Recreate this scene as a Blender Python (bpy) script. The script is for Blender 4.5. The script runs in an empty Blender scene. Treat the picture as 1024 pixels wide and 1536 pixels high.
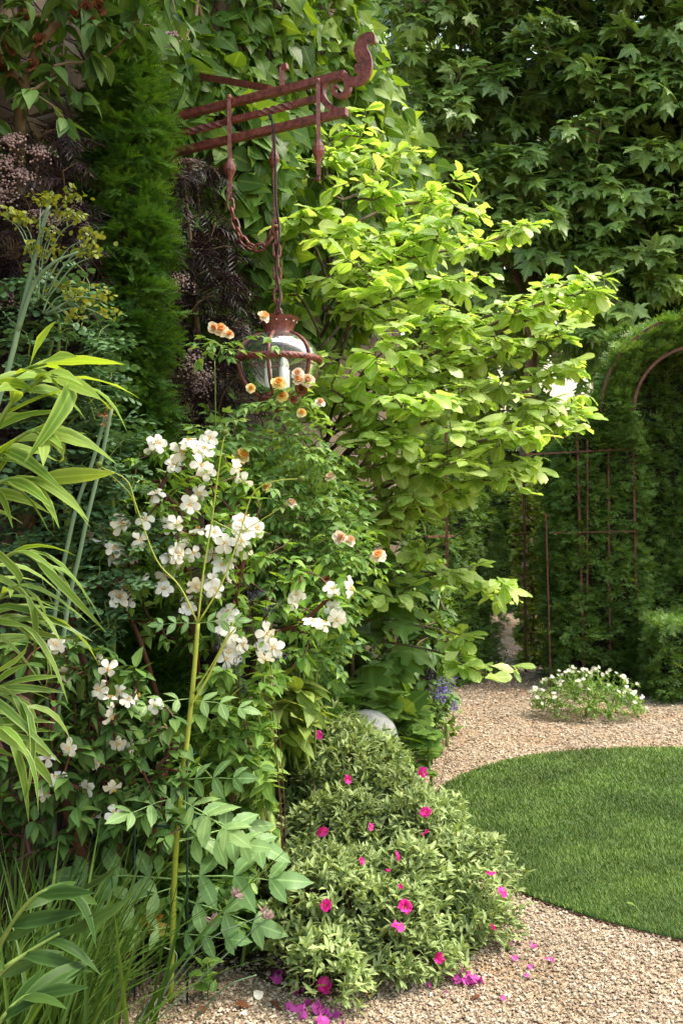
import bpy, math, random
import numpy as np

# ------------------------------------------------------------------ camera, world, sun, exposure
S = bpy.context.scene
C = S.collection
cam = bpy.data.cameras.new("camera")
cam.sensor_fit = 'VERTICAL'; cam.sensor_height = 36.0; cam.lens = 35.0
cam.clip_start = 0.05; cam.clip_end = 500
co = bpy.data.objects.new("camera", cam); C.objects.link(co)
co.location = (0, 0, 1.6); co.rotation_euler = (math.radians(90), 0, 0)
S.camera = co

SUN_AZ, SUN_EL = math.radians(88), math.radians(61)     # azimuth clockwise from the view direction (+Y)
w = bpy.data.worlds.new("World"); S.world = w; w.use_nodes = True
nt = w.node_tree; nt.nodes.clear()
sk = nt.nodes.new('ShaderNodeTexSky'); sk.sky_type = 'NISHITA'; sk.sun_disc = False
sk.sun_elevation = SUN_EL; sk.sun_rotation = SUN_AZ; sk.air_density = 2.2; sk.dust_density = 5.0; sk.ozone_density = 0.4
bg = nt.nodes.new('ShaderNodeBackground'); bg.inputs[1].default_value = 0.15
wo = nt.nodes.new('ShaderNodeOutputWorld')
nt.links.new(sk.outputs[0], bg.inputs[0]); nt.links.new(bg.outputs[0], wo.inputs[0])

sl = bpy.data.lights.new("sun", 'SUN'); sl.energy = 2.0; sl.angle = math.radians(11); sl.color = (1.0, 0.94, 0.84)
so = bpy.data.objects.new("sun", sl); C.objects.link(so)
from mathutils import Vector
sd = Vector((math.sin(SUN_AZ)*math.cos(SUN_EL), math.cos(SUN_AZ)*math.cos(SUN_EL), math.sin(SUN_EL)))
so.rotation_euler = (-sd).to_track_quat('-Z', 'Y').to_euler()
so.location = sd*40

S.view_settings.view_transform = 'Standard'; S.view_settings.look = 'None'
S.view_settings.exposure = 1.6; S.view_settings.gamma = 1.0
S.render.engine = 'CYCLES'
cy = S.cycles
cy.max_bounces = 6; cy.diffuse_bounces = 3; cy.glossy_bounces = 2; cy.transmission_bounces = 4; cy.transparent_max_bounces = 8
cy.caustics_reflective = False; cy.caustics_refractive = False; cy.sample_clamp_indirect = 6

# ------------------------------------------------------------------ helpers
FPX = 1493.0
UP = np.array([0., 0., 1.])
def P(px, py, d):                     # a point seen at photo pixel px,py, d metres ahead
    return np.array([(px-512)/FPX*d, d, 1.6-(py-768)/FPX*d])
def G(px, py, z=0.0):                 # a point on the ground
    d = (1.6-z)*FPX/(py-768.0)
    return np.array([(px-512)/FPX*d, d, z])
def nrm(v):
    v = np.asarray(v, float); return v/np.maximum(np.linalg.norm(v, axis=-1, keepdims=True), 1e-9)
def RNG(s): return np.random.default_rng(s)
def to_px(p):
    p = np.asarray(p); return np.stack([512+p[..., 0]/p[..., 1]*FPX, 768-(p[..., 2]-1.6)/p[..., 1]*FPX], -1)
def in_poly(q, poly):
    x, y = q[..., 0], q[..., 1]; c = np.zeros(x.shape, bool); n = len(poly)
    for i in range(n):
        x0, y0 = poly[i]; x1, y1 = poly[i-1]
        c ^= ((y0 > y) != (y1 > y)) & (x < (x1-x0)*(y-y0)/((y1-y0) if y1 != y0 else 1e-9)+x0)
    return c
def sample_poly(rng, poly, n):
    a = np.array(poly, float); lo, hi = a.min(0), a.max(0); out = np.zeros((0, 2))
    while len(out) < n:
        q = lo+rng.random((n*2, 2))*(hi-lo); out = np.concatenate([out, q[in_poly(q, poly)]])
    return out[:n]
def noise3(p, seed=0, f=1.0):         # cheap smooth lumps, about -1..1
    r = RNG(seed+991); s = np.zeros(len(p))
    for k in range(5):
        d = nrm(r.normal(size=3)); s += np.sin(p@d*f*(3+2.2*k)+r.random()*6.3)
    return s/3.0

# a mesh piece = (V, F3, F4, A) ; A = per-vertex (across, along, random, tag)
E3 = np.zeros((0, 3), int); E4 = np.zeros((0, 4), int)
def piece(V, F3=E3, F4=E4, A=None):
    V = np.asarray(V, float).reshape(-1, 3)
    if A is None: A = np.zeros((len(V), 4))
    return (V, np.asarray(F3, int).reshape(-1, 3), np.asarray(F4, int).reshape(-1, 4), A)
def merge(ps):
    ps = [p for p in ps if len(p[0])]
    o = 0; V = []; F3 = []; F4 = []; A = []
    for v, f3, f4, a in ps:
        V.append(v); F3.append(f3+o); F4.append(f4+o); A.append(a); o += len(v)
    if not V: return piece(np.zeros((0, 3)))
    return (np.concatenate(V), np.concatenate(F3), np.concatenate(F4), np.concatenate(A))
def xf(p, R=None, t=(0, 0, 0), s=1.0, tag=None, rnd=None):
    v, f3, f4, a = p; v = v*s
    if R is not None: v = v@np.asarray(R).T
    a = a.copy()
    if tag is not None: a[:, 3] = tag
    if rnd is not None: a[:, 2] = rnd
    return (v+np.asarray(t), f3, f4, a)
def frames(d, n):
    y = nrm(d); n = np.asarray(n, float); z = n-np.sum(n*y, -1, keepdims=True)*y
    bad = np.linalg.norm(z, axis=-1) < 1e-4
    if np.any(bad): z = np.where(bad[..., None], np.cross(y, np.array([.3, .9, .2])), z)
    z = nrm(z); return np.stack([np.cross(y, z), y, z], -1)
def cloud(rng, tpls, pos, d, n, s, rnd=None, tag=None):
    """many copies of leaf templates in one mesh piece"""
    N = len(pos)
    if N == 0: return piece(np.zeros((0, 3)))
    s = np.broadcast_to(np.asarray(s, float), (N,))
    R = frames(np.broadcast_to(d, (N, 3)), np.broadcast_to(n, (N, 3)))
    if rnd is None: rnd = rng.random(N)
    pick = rng.integers(0, len(tpls), N); out = []
    for k, (v, f3, f4, a) in enumerate(tpls):
        ix = np.nonzero(pick == k)[0]; m = len(ix)
        if m == 0: continue
        W = np.einsum('nij,vj->nvi', R[ix], v)*s[ix][:, None, None]+np.asarray(pos)[ix][:, None, :]
        off = (np.arange(m)*len(v))[:, None, None]
        A = np.broadcast_to(a, (m,)+a.shape).copy(); A[:, :, 2] = rnd[ix][:, None]
        if tag is not None: A[:, :, 3] = tag
        out.append((W.reshape(-1, 3), (f3[None]+off).reshape(-1, 3), (f4[None]+off).reshape(-1, 4), A.reshape(-1, 4)))
    return merge(out)
def mesh(name, p, mats, smooth=True):
    """p: one piece, or list of pieces (one material slot each)"""
    ps = p if isinstance(p, list) else [p]
    mats = mats if isinstance(mats, list) else [mats]
    v, f3, f4, a = merge(ps)
    mi = np.concatenate([np.full(len(q[1]), i) for i, q in enumerate(ps)]+[np.full(len(q[2]), i) for i, q in enumerate(ps)])
    me = bpy.data.meshes.new(name)
    me.vertices.add(len(v)); me.vertices.foreach_set('co', v.astype(np.float32).ravel())
    n3, n4 = len(f3), len(f4)
    me.loops.add(n3*3+n4*4); me.loops.foreach_set('vertex_index', np.concatenate([f3.ravel(), f4.ravel()]).astype(np.int32))
    me.polygons.add(n3+n4)
    me.polygons.foreach_set('loop_start', np.concatenate([np.arange(n3)*3, n3*3+np.arange(n4)*4]).astype(np.int32))
    me.polygons.foreach_set('use_smooth', np.full(n3+n4, smooth))
    me.polygons.foreach_set('material_index', mi.astype(np.int32))
    at = me.attributes.new('lf', 'FLOAT_COLOR', 'POINT'); at.data.foreach_set('color', a.astype(np.float32).ravel())
    for m in mats: me.materials.append(m)
    me.update(calc_edges=True); me.validate()
    return me
def add(name, p, mats, parent=None, smooth=True, loc=None):
    o = bpy.data.objects.new(name, p if isinstance(p, bpy.types.Mesh) else mesh(name, p, mats, smooth))
    C.objects.link(o)
    if parent is not None:
        o.parent = parent
        o.location = np.asarray(loc if loc is not None else (0, 0, 0))-np.asarray(parent.location)
    elif loc is not None: o.location = loc
    return o
def tag(o, label=None, cat=None, group=None, kind=None):
    if label: o['label'] = label
    if cat: o['category'] = cat
    if group: o['group'] = group
    if kind: o['kind'] = kind
    return o
def thing(name, loc, label, cat, group=None):
    o = bpy.data.objects.new(name, None); o.empty_display_size = .1; C.objects.link(o); o.location = [float(c) for c in loc]
    return tag(o, label, cat, group)

# ------------------------------------------------------------------ solid shapes
def tube(pts, r, n=6, twist=0.0, cap=True, phase=0.0, closed=False):
    pts = np.asarray(pts, float); m = len(pts); r = np.broadcast_to(np.asarray(r, float), (m,))
    if closed: t = nrm(np.roll(pts, -1, 0)-np.roll(pts, 1, 0))
    else: t = nrm(np.gradient(pts, axis=0))
    u = np.cross(t[0], UP)
    if np.linalg.norm(u) < .1: u = np.cross(t[0], [0, 1., 0])
    u = nrm(u); V = []
    for i in range(m):
        u = nrm(u-np.dot(u, t[i])*t[i]); b = np.cross(t[i], u)
        a = phase+twist*i/max(m-1, 1)+np.arange(n)*2*np.pi/n
        V.append(pts[i]+r[i]*(np.cos(a)[:, None]*u+np.sin(a)[:, None]*b))
    V = np.concatenate(V); F = []
    k = m if closed else m-1
    i = np.repeat(np.arange(k), n); j = np.tile(np.arange(n), k); j2 = (j+1) % n; i2 = (i+1) % m
    F4 = np.stack([i*n+j, i*n+j2, i2*n+j2, i2*n+j], -1); F3 = []
    if cap and not closed:
        V = np.concatenate([V, pts[:1], pts[-1:]]); c0 = m*n; c1 = c0+1
        for q in range(n):
            F3.append((c0, (q+1) % n, q)); F3.append((c1, (m-1)*n+q, (m-1)*n+(q+1) % n))
    A = np.zeros((len(V), 4)); A[:m*n, 1] = np.repeat(np.linspace(0, 1, m), n)
    return piece(V, np.array(F3) if F3 else E3, F4, A)
def bar(a, b, w, twist=0.0, segs=1):
    a, b = np.asarray(a, float), np.asarray(b, float)
    return tube(a+(b-a)*np.linspace(0, 1, segs+1)[:, None], w*.7071, 4, twist, True, np.pi/4)
def lathe(prof, n=24, c=(0, 0, 0)):
    prof = np.asarray(prof, float); m = len(prof); a = np.arange(n)*2*np.pi/n
    V = np.stack([prof[:, 0][:, None]*np.cos(a), prof[:, 0][:, None]*np.sin(a), np.repeat(prof[:, 1][:, None], n, 1)], -1).reshape(-1, 3)
    i = np.repeat(np.arange(m-1), n); j = np.tile(np.arange(n), m-1); j2 = (j+1) % n
    return piece(V+np.asarray(c), E3, np.stack([i*n+j, i*n+j2, (i+1)*n+j2, (i+1)*n+j], -1))
def ball(c, r, n=10, m=7, sz=1.0):
    t = np.linspace(.02, np.pi-.02, m); return lathe(np.stack([r*np.sin(t), -r*np.cos(t)*sz], -1), n, c)
def box(lo, hi):
    x0, y0, z0 = lo; x1, y1, z1 = hi
    V = [(x0, y0, z0), (x1, y0, z0), (x1, y1, z0), (x0, y1, z0), (x0, y0, z1), (x1, y0, z1), (x1, y1, z1), (x0, y1, z1)]
    return piece(V, E3, [(0, 3, 2, 1), (4, 5, 6, 7), (0, 1, 5, 4), (1, 2, 6, 5), (2, 3, 7, 6), (3, 0, 4, 7)])
def spline(pts, n=8):
    pts = np.asarray(pts, float)
    if len(pts) < 3: return pts[0]+(pts[-1]-pts[0])*np.linspace(0, 1, n+1)[:, None]
    q = np.concatenate([[2*pts[0]-pts[1]], pts, [2*pts[-1]-pts[-2]]]); out = []
    t = np.linspace(0, 1, n, endpoint=False)[:, None]
    for i in range(1, len(q)-2):
        a, b, c, d = q[i-1:i+3]
        out.append(.5*(2*b+(c-a)*t+(2*a-5*b+4*c-d)*t**2+(3*b-a-3*c+d)*t**3))
    return np.concatenate(out+[pts[-1:]])

# ------------------------------------------------------------------ leaf and flower templates (base at origin, +Y along, +Z up)
def leaf_t(prof, fold=.25, curl=.2, wave=0.0, seed=0, twist=0.0):
    r = RNG(seed); V = []; A = []; m = len(prof); mx = max(h for _, h in prof)
    for i, (v, h) in enumerate(prof):
        zz = -curl*v*v; wl = wave*(r.random()-.5); wr = wave*(r.random()-.5); tw = twist*v
        for sgn, dz in ((-1, wl), (0, 0), (1, wr)):
            x = sgn*h; z = fold*h*abs(sgn)+dz*h*2
            V.append((x*math.cos(tw)-z*math.sin(tw)*0, v-curl*.25*v*v, zz+z+x*math.sin(tw))); A.append((abs(sgn), v, 0, 0))
    F = []
    for i in range(m-1):
        F += [(i*3, i*3+1, i*3+4, i*3+3), (i*3+1, i*3+2, i*3+5, i*3+4)]
    return piece(V, E3, F, np.array(A))
def fan_t(half, ctr=.3, droop=.2, fold=.12, seed=0, jit=.0):
    r = RNG(seed); pts = [(0, 0)]+[(x, y) for x, y in half[:-1]]+[half[-1]]+[(-x, y) for x, y in half[-2::-1]]
    V = [(0, ctr, 0)]; A = [(0, ctr, 0, 0)]
    for x, y in pts:
        x += jit*(r.random()-.5); y += jit*(r.random()-.5); d2 = x*x+(y-ctr)**2
        V.append((x, y, -droop*d2+fold*abs(x))); A.append((min(1, abs(x)*1.6), y, 0, 0))
    n = len(pts); F = [(0, 1+(i+1) % n, 1+i) for i in range(n)]
    return piece(V, F, E4, np.array(A))
def variants(f, prof, k, **kw):
    out = []
    for i in range(k):
        a = dict(kw); a['seed'] = i+1
        if 'curl' in a: a['curl'] = a['curl']*(.3+1.4*i/max(k-1, 1))
        if 'fold' in a: a['fold'] = a['fold']*(.6+.8*((i*7) % k)/k)
        if 'droop' in a: a['droop'] = a['droop']*(.4+1.2*i/max(k-1, 1))
        out.append(f(prof, **a))
    return out
OVATE = [(0, .02), (.15, .17), (.38, .25), (.62, .2), (.85, .09), (1, .006)]
T_ovate = variants(leaf_t, OVATE, 4, fold=.3, curl=.3, wave=.15)
T_round = variants(leaf_t, [(0, .04), (.2, .34), (.5, .46), (.8, .36), (1, .08)], 3, fold=.2, curl=.15)
T_obov = variants(leaf_t, [(0, .015), (.18, .07), (.4, .17), (.58, .24), (.72, .255), (.8, .21), (.88, .2), (.95, .1), (1, .015)], 6, fold=.2, curl=.22, wave=.14)
T_heart = variants(leaf_t, [(-.06, .1), (.05, .27), (.22, .37), (.48, .31), (.75, .15), (1, .01)], 4, fold=.22, curl=.28, wave=.2)
T_lance = variants(leaf_t, [(0, .02), (.12, .055), (.3, .095), (.5, .1), (.7, .078), (.88, .035), (1, .003)], 5, fold=.35, curl=.55, wave=.2)
T_small = variants(leaf_t, [(0, .03), (.3, .17), (.6, .15), (1, .01)], 3, fold=.35, curl=.25)
T_cist = variants(leaf_t, [(0, .05), (.25, .14), (.55, .15), (.8, .09), (1, .01)], 4, fold=.4, curl=.2, wave=.25)
T_narrow = variants(leaf_t, [(0, .015), (.12, .038), (.3, .06), (.5, .062), (.7, .048), (.88, .022), (1, .002)], 5, fold=.3, curl=.7, wave=.2)
T_blade = [leaf_t([(0, .011), (.2, .012), (.4, .011), (.6, .009), (.8, .006), (1, .001)], .5, c, 0, 3, t) for c, t in ((.1, .3), (.3, .8), (.6, .5), (.9, .9), (.2, 1.4))]
SERR = [(0, .02), (.1, .1), (.18, .13), (.2, .17), (.36, .2), (.38, .23), (.55, .2), (.57, .215), (.72, .15), (.74, .16), (.88, .06), (1, .004)]
T_serr = variants(leaf_t, SERR, 3, fold=.22, curl=.2, wave=.1)
PLANE = [(.04, 0), (.26, -.12), (.52, -.04), (.36, .16), (.58, .24), (.84, .52), (.56, .48), (.25, .46), (.33, .68), (.17, .78), (0, 1.12)]
T_plane = variants(fan_t, PLANE, 4, ctr=.28, droop=.32, fold=.14, jit=.07)
OAK = [(.05, .02), (.22, .02), (.4, .16), (.3, .28), (.5, .42), (.5, .58), (.24, .58), (.26, .76), (.12, .86), (0, 1.05)]
T_oak = variants(fan_t, OAK, 4, ctr=.45, droop=.4, fold=.2, jit=.05)
MALLOW = [(.06, -.05), (.3, -.16), (.5, -.05), (.56, .12), (.5, .2), (.6, .36), (.52, .55), (.36, .56), (.32, .72), (.16, .76), (0, .86)]
T_mallow = variants(fan_t, MALLOW, 3, ctr=.2, droop=.3, fold=.15, jit=.06)

def pinnate(lt, npair, ll, spread=1.0, y0=.2, droop=.2, seed=0, taper=.5):
    r = RNG(seed); ps = [tube([(0, 0, 0), (0, .5, -.06*droop*4), (0, .95, -droop)], [.012, .009, .004], 4, cap=False)]
    for i in range(npair):
        f = i/max(npair-1, 1); y = y0+(.92-y0)*f; z = -droop*y*y
        for sx in (-1, 1):
            d = np.array([sx*spread, .55+.2*f, -.15+.25*(r.random()-.5)])
            ps.append(xf(lt[r.integers(len(lt))], frames(d[None], np.array([[sx*.1, .2*(r.random()-.5), 1]]))[0], (0, y, z), ll*(1-taper*abs(f-.35))))
    ps.append(xf(lt[0], frames(np.array([[0, 1., -.3]]), UP[None])[0], (0, .93, -droop*.9), ll*.95))
    return merge(ps)
def yew_t(seed, side=True, n=10):
    r = RNG(seed); ps = []; nw = .028 if n > 7 else .05
    def shoot(o, d, L, n):
        d = nrm(d); s = nrm(np.cross(d, UP)); V = []; F = []; A = []
        for i in range(n):
            y = (i+.4)/n; b = np.asarray(o)+d*L*y
            for sg in (-1, 1):
                l = .21*(1-.55*y*y)*(.8+.4*r.random())
                q = nrm(d*.75+s*sg+UP*(.25+.35*(r.random()-.5)))*l; e = d*nw
                k = len(V); V += [b-e, b+e, b+q]; F.append((k, k+1, k+2)); A += [(0, y*.6, 0, 0), (0, y*.6, 0, 0), (1, y, 0, 0)]
        ps.append(piece(V, F, E4, np.array(A)))
    shoot((0, 0, 0), np.array([0, 1, .05]), 1.0, n)
    if side:
        for sg in (-1, 1):
            shoot((0, .25+.15*r.random(), 0), np.array([sg*.75, .8, .1*r.random()]), .5, n//2+1)
    return merge(ps)
T_yew = [yew_t(k) for k in range(5)]
T_yewfar = [yew_t(k, True, 6) for k in range(4)]
T_lacy = [pinnate(variants(leaf_t, [(0, .02), (.4, .06), (1, .005)], 2, fold=.2, curl=.3), 6, .5, 1.0, .15, .3, k, .4) for k in range(3)]
T_pinn = [pinnate(T_serr, 3, .46, 1.0, .26, .22, k, .5) for k in range(3)]
T_rose = [pinnate(T_ovate, 2, .5, 1.0, .35, .15, k, .3) for k in range(3)]
T_meadow = [pinnate(T_round, 3, .3, 1.0, .2, .15, k, .3) for k in range(3)]
def ico(seed=0, jit=.0, sx=(1, 1, 1)):
    p = (1+5**.5)/2
    V = np.array([(-1, p, 0), (1, p, 0), (-1, -p, 0), (1, -p, 0), (0, -1, p), (0, 1, p), (0, -1, -p), (0, 1, -p), (p, 0, -1), (p, 0, 1), (-p, 0, -1), (-p, 0, 1)])/1.902
    F = [(0, 11, 5), (0, 5, 1), (0, 1, 7), (0, 7, 10), (0, 10, 11), (1, 5, 9), (5, 11, 4), (11, 10, 2), (10, 7, 6), (7, 1, 8), (3, 9, 4), (3, 4, 2), (3, 2, 6), (3, 6, 8), (3, 8, 9), (4, 9, 5), (2, 4, 11), (6, 2, 10), (8, 6, 7), (9, 8, 1)]
    return piece((V+RNG(seed).normal(size=V.shape)*jit)*np.array(sx), F)

def petals(n, prof, tilt, size, r0=0.0, curl=.2, fold=.1, wave=.3, off=0.0, z=0.0, tagv=0.0, seed=0):
    r = RNG(seed); out = []
    for k in range(n):
        a = off+k*2*np.pi/n+(r.random()-.5)*.25; t = tilt+(r.random()-.5)*.2
        d = np.array([math.cos(a)*math.cos(t), math.sin(a)*math.cos(t), math.sin(t)])
        nn = np.array([-math.cos(a)*math.sin(t), -math.sin(a)*math.sin(t), math.cos(t)])
        out.append(xf(leaf_t(prof, fold, curl*(.6+.8*r.random()), wave, seed*31+k), frames(d[None], nn[None])[0],
                      (math.cos(a)*r0, math.sin(a)*r0, z), size*(.9+.2*r.random()), tagv, r.random()))
    return merge(out)
BROAD = [(0, .06), (.25, .22), (.55, .37), (.8, .36), (.93, .22), (1, .05)]
ROUND5 = [(0, .08), (.3, .36), (.6, .52), (.85, .46), (.97, .25), (1, .08)]
NARROW = [(0, .04), (.4, .11), (.8, .12), (1, .05)]
def stamens(n, h, r, tagv, seed=0):
    g = RNG(seed); out = []
    for k in range(n):
        a = g.random()*6.28; q = r*math.sqrt(g.random())
        out.append(xf(ico(k, .1), None, (q*math.cos(a), q*math.sin(a), h*(.6+.5*g.random())), r*.28, tagv, g.random()))
    return merge(out)
def mock_flower(k):
    ps = [petals(5-(k % 3 == 0), BROAD, .1+.16*(k % 3), .5, .02, .35, .1, .55, k, 0, 0, k), stamens(12, .2, .11, 1, k)]
    if k % 4 == 1: ps.append(petals(3, BROAD, .55, .36, .02, .2, .2, .5, k+.5, .02, 0, k+9))
    return merge(ps)
def rose_flower(k):
    return merge([petals(6, ROUND5, .25, .5, .05, .15, .3, .3, k, 0, .0, k), petals(6, ROUND5, .7, .42, .05, -.2, .45, .3, k+.4, .02, .35, k+3),
                  petals(5, ROUND5, 1.05, .36, .04, -.35, .6, .3, k+.9, .04, .7, k+5), petals(4, ROUND5, 1.3, .3, .02, -.4, .7, .3, k+.2, .05, 1.0, k+7)])
def cistus_flower(k):
    return merge([petals(5, ROUND5, .3+.3*k, .5, .02, .3, .15, 1.0, k*.7, 0, 0, k), stamens(14, .12, .09, 1, k)])
def daisy_flower(k):
    return merge([petals(14, NARROW, .1+.2*(k % 3), .5, .1, .05, .05, .1, k, 0, 0, k), xf(ball((0, 0, .03), .15, 8, 5, .5), tag=1)])

# ------------------------------------------------------------------ plants: growing stems to chosen tips
def grow(rng, trunks, tips, step=.07, sag=.1, rt=.003, power=.45, maxr=None, up=.0):
    """trunks: polylines (dense) ; tips: points. returns stem piece, tip directions, node positions/dirs for leaves"""
    pos = []; par = []
    for tr in trunks:
        for i, q in enumerate(tr): pos.append(np.asarray(q, float)); par.append(len(pos)-2 if i else -1)
    ntr = len(pos)
    root = pos[0]; tips = np.asarray(tips); order = np.argsort(np.min(np.linalg.norm(tips[:, None]-np.array(pos)[None], axis=-1), 1))
    cap = len(pos)+len(tips)*60; buf = np.zeros((cap, 3)); buf[:len(pos)] = pos; n = len(pos); par = par+[0]*(cap-len(par)); par = np.array(par)
    end = np.zeros(len(tips), int); tdir = np.zeros((len(tips), 3)); paths = []
    for ti in order:
        t = tips[ti]; d = buf[:n]-t; L = np.linalg.norm(d, axis=1)
        cost = L+.35*np.maximum(0, d[:, 2])+.12*np.linalg.norm(buf[:n]-root, axis=1)
        j = int(np.argmin(cost)); a = buf[j]; L = max(np.linalg.norm(t-a), 1e-3)
        k = min(40, max(2, int(L/step)+1)); c = a+(t-a)*.5+UP*(sag*L)+rng.normal(size=3)*.09*L
        u = np.linspace(0, 1, k+1)[1:, None]; q = (1-u)**2*a+2*u*(1-u)*c+u*u*t
        q[:-1] += rng.normal(size=(k-1, 3))*.02*min(L, .6)
        ids = [j]
        for s in range(k):
            buf[n] = q[s]; par[n] = ids[-1]; ids.append(n); n += 1
        end[ti] = n-1; pv = q[-2] if k > 1 else a; tdir[ti] = nrm(t-pv); paths.append(ids)
    cnt = np.zeros(n); cnt[end] = 1
    for i in range(n-1, -1, -1):
        if par[i] >= 0: cnt[par[i]] += cnt[i]
    r = rt*np.maximum(cnt, 1)**power
    if maxr: r = np.minimum(r, maxr)
    ps = []; o = 0
    for tr in trunks:
        ids = list(range(o, o+len(tr))); o += len(tr); ps.append(tube(buf[ids], r[ids], 9))
    for ids in paths:
        rr = r[ids].copy(); rr[0] = min(rr[0], rr[1]*1.25); ps.append(tube(buf[ids], rr, 5, cap=False))
    stems = merge(ps)
    li = np.array([i for ids in paths for i in ids[1:]]); thin = cnt[li] <= 4; li = li[thin]
    nd = nrm(buf[li]-buf[par[li]])
    return stems, tdir, buf[li], nd
def perp(rng, d):
    d = np.asarray(d); a = nrm(rng.normal(size=d.shape)); return nrm(a-np.sum(a*d, -1, keepdims=True)*d)
def rosettes(rng, tips, dirs, k, fwd=.5, flat=.35, droop=.1, back=.06):
    T = np.repeat(tips, k, 0); D = np.repeat(dirs, k, 0); q = perp(rng, D)
    d = D*fwd*(.4+1.2*rng.random((len(T), 1)))+q; d[:, 2] = d[:, 2]*flat-droop; d = nrm(d)
    pos = T-D*back*rng.random((len(T), 1)); return pos, d, UP+rng.normal(size=(len(T), 3))*.28+d*.1
def bush(name, label, cat, bases, polys, rng, drange, ntips, tpl, per, s, lm, sm, node_leaves=.5, group=None, fwd=.5, flat=.5, droop=.1,
         rt=.0022, sag=.1, back=.05, tips_extra=None, nn=None, srange=(.65, 1.15), zmin=.03, maxr=None):
    tips = []
    for poly, wgt in polys:
        q = sample_poly(rng, poly, int(ntips*wgt)); d = drange[0]+(drange[1]-drange[0])*rng.random(len(q))
        tips.append(np.stack([P(a, b, c) for (a, b), c in zip(q, d)]))
    tips = np.concatenate(tips+([np.asarray(tips_extra)] if tips_extra is not None else []))
    tips[:, 2] = np.maximum(tips[:, 2], zmin)
    stems, td, npos, nd = grow(rng, [spline(b, 8) for b in bases], tips, rt=rt, sag=sag, maxr=maxr)
    pos, d, n = rosettes(rng, tips, td, per, fwd, flat, droop, back)
    if node_leaves > 0:
        m = rng.random(len(npos)) < node_leaves
        p2, d2, n2 = rosettes(rng, npos[m], nd[m], 1, fwd, flat, droop, .0)
        pos, d, n = np.concatenate([pos, p2]), np.concatenate([d, d2]), np.concatenate([n, n2])
    if nn is not None: n = n+np.asarray(nn)
    t = thing(name, bases[0][0], label, cat, group)
    sc = s*(srange[0]+(srange[1]-srange[0])*rng.random(len(pos)))
    f = cloud(rng, tpl, pos, d, n, sc)
    add('stems', stems, sm, t); add('foliage', f, lm, t)
    return t, tips

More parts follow.
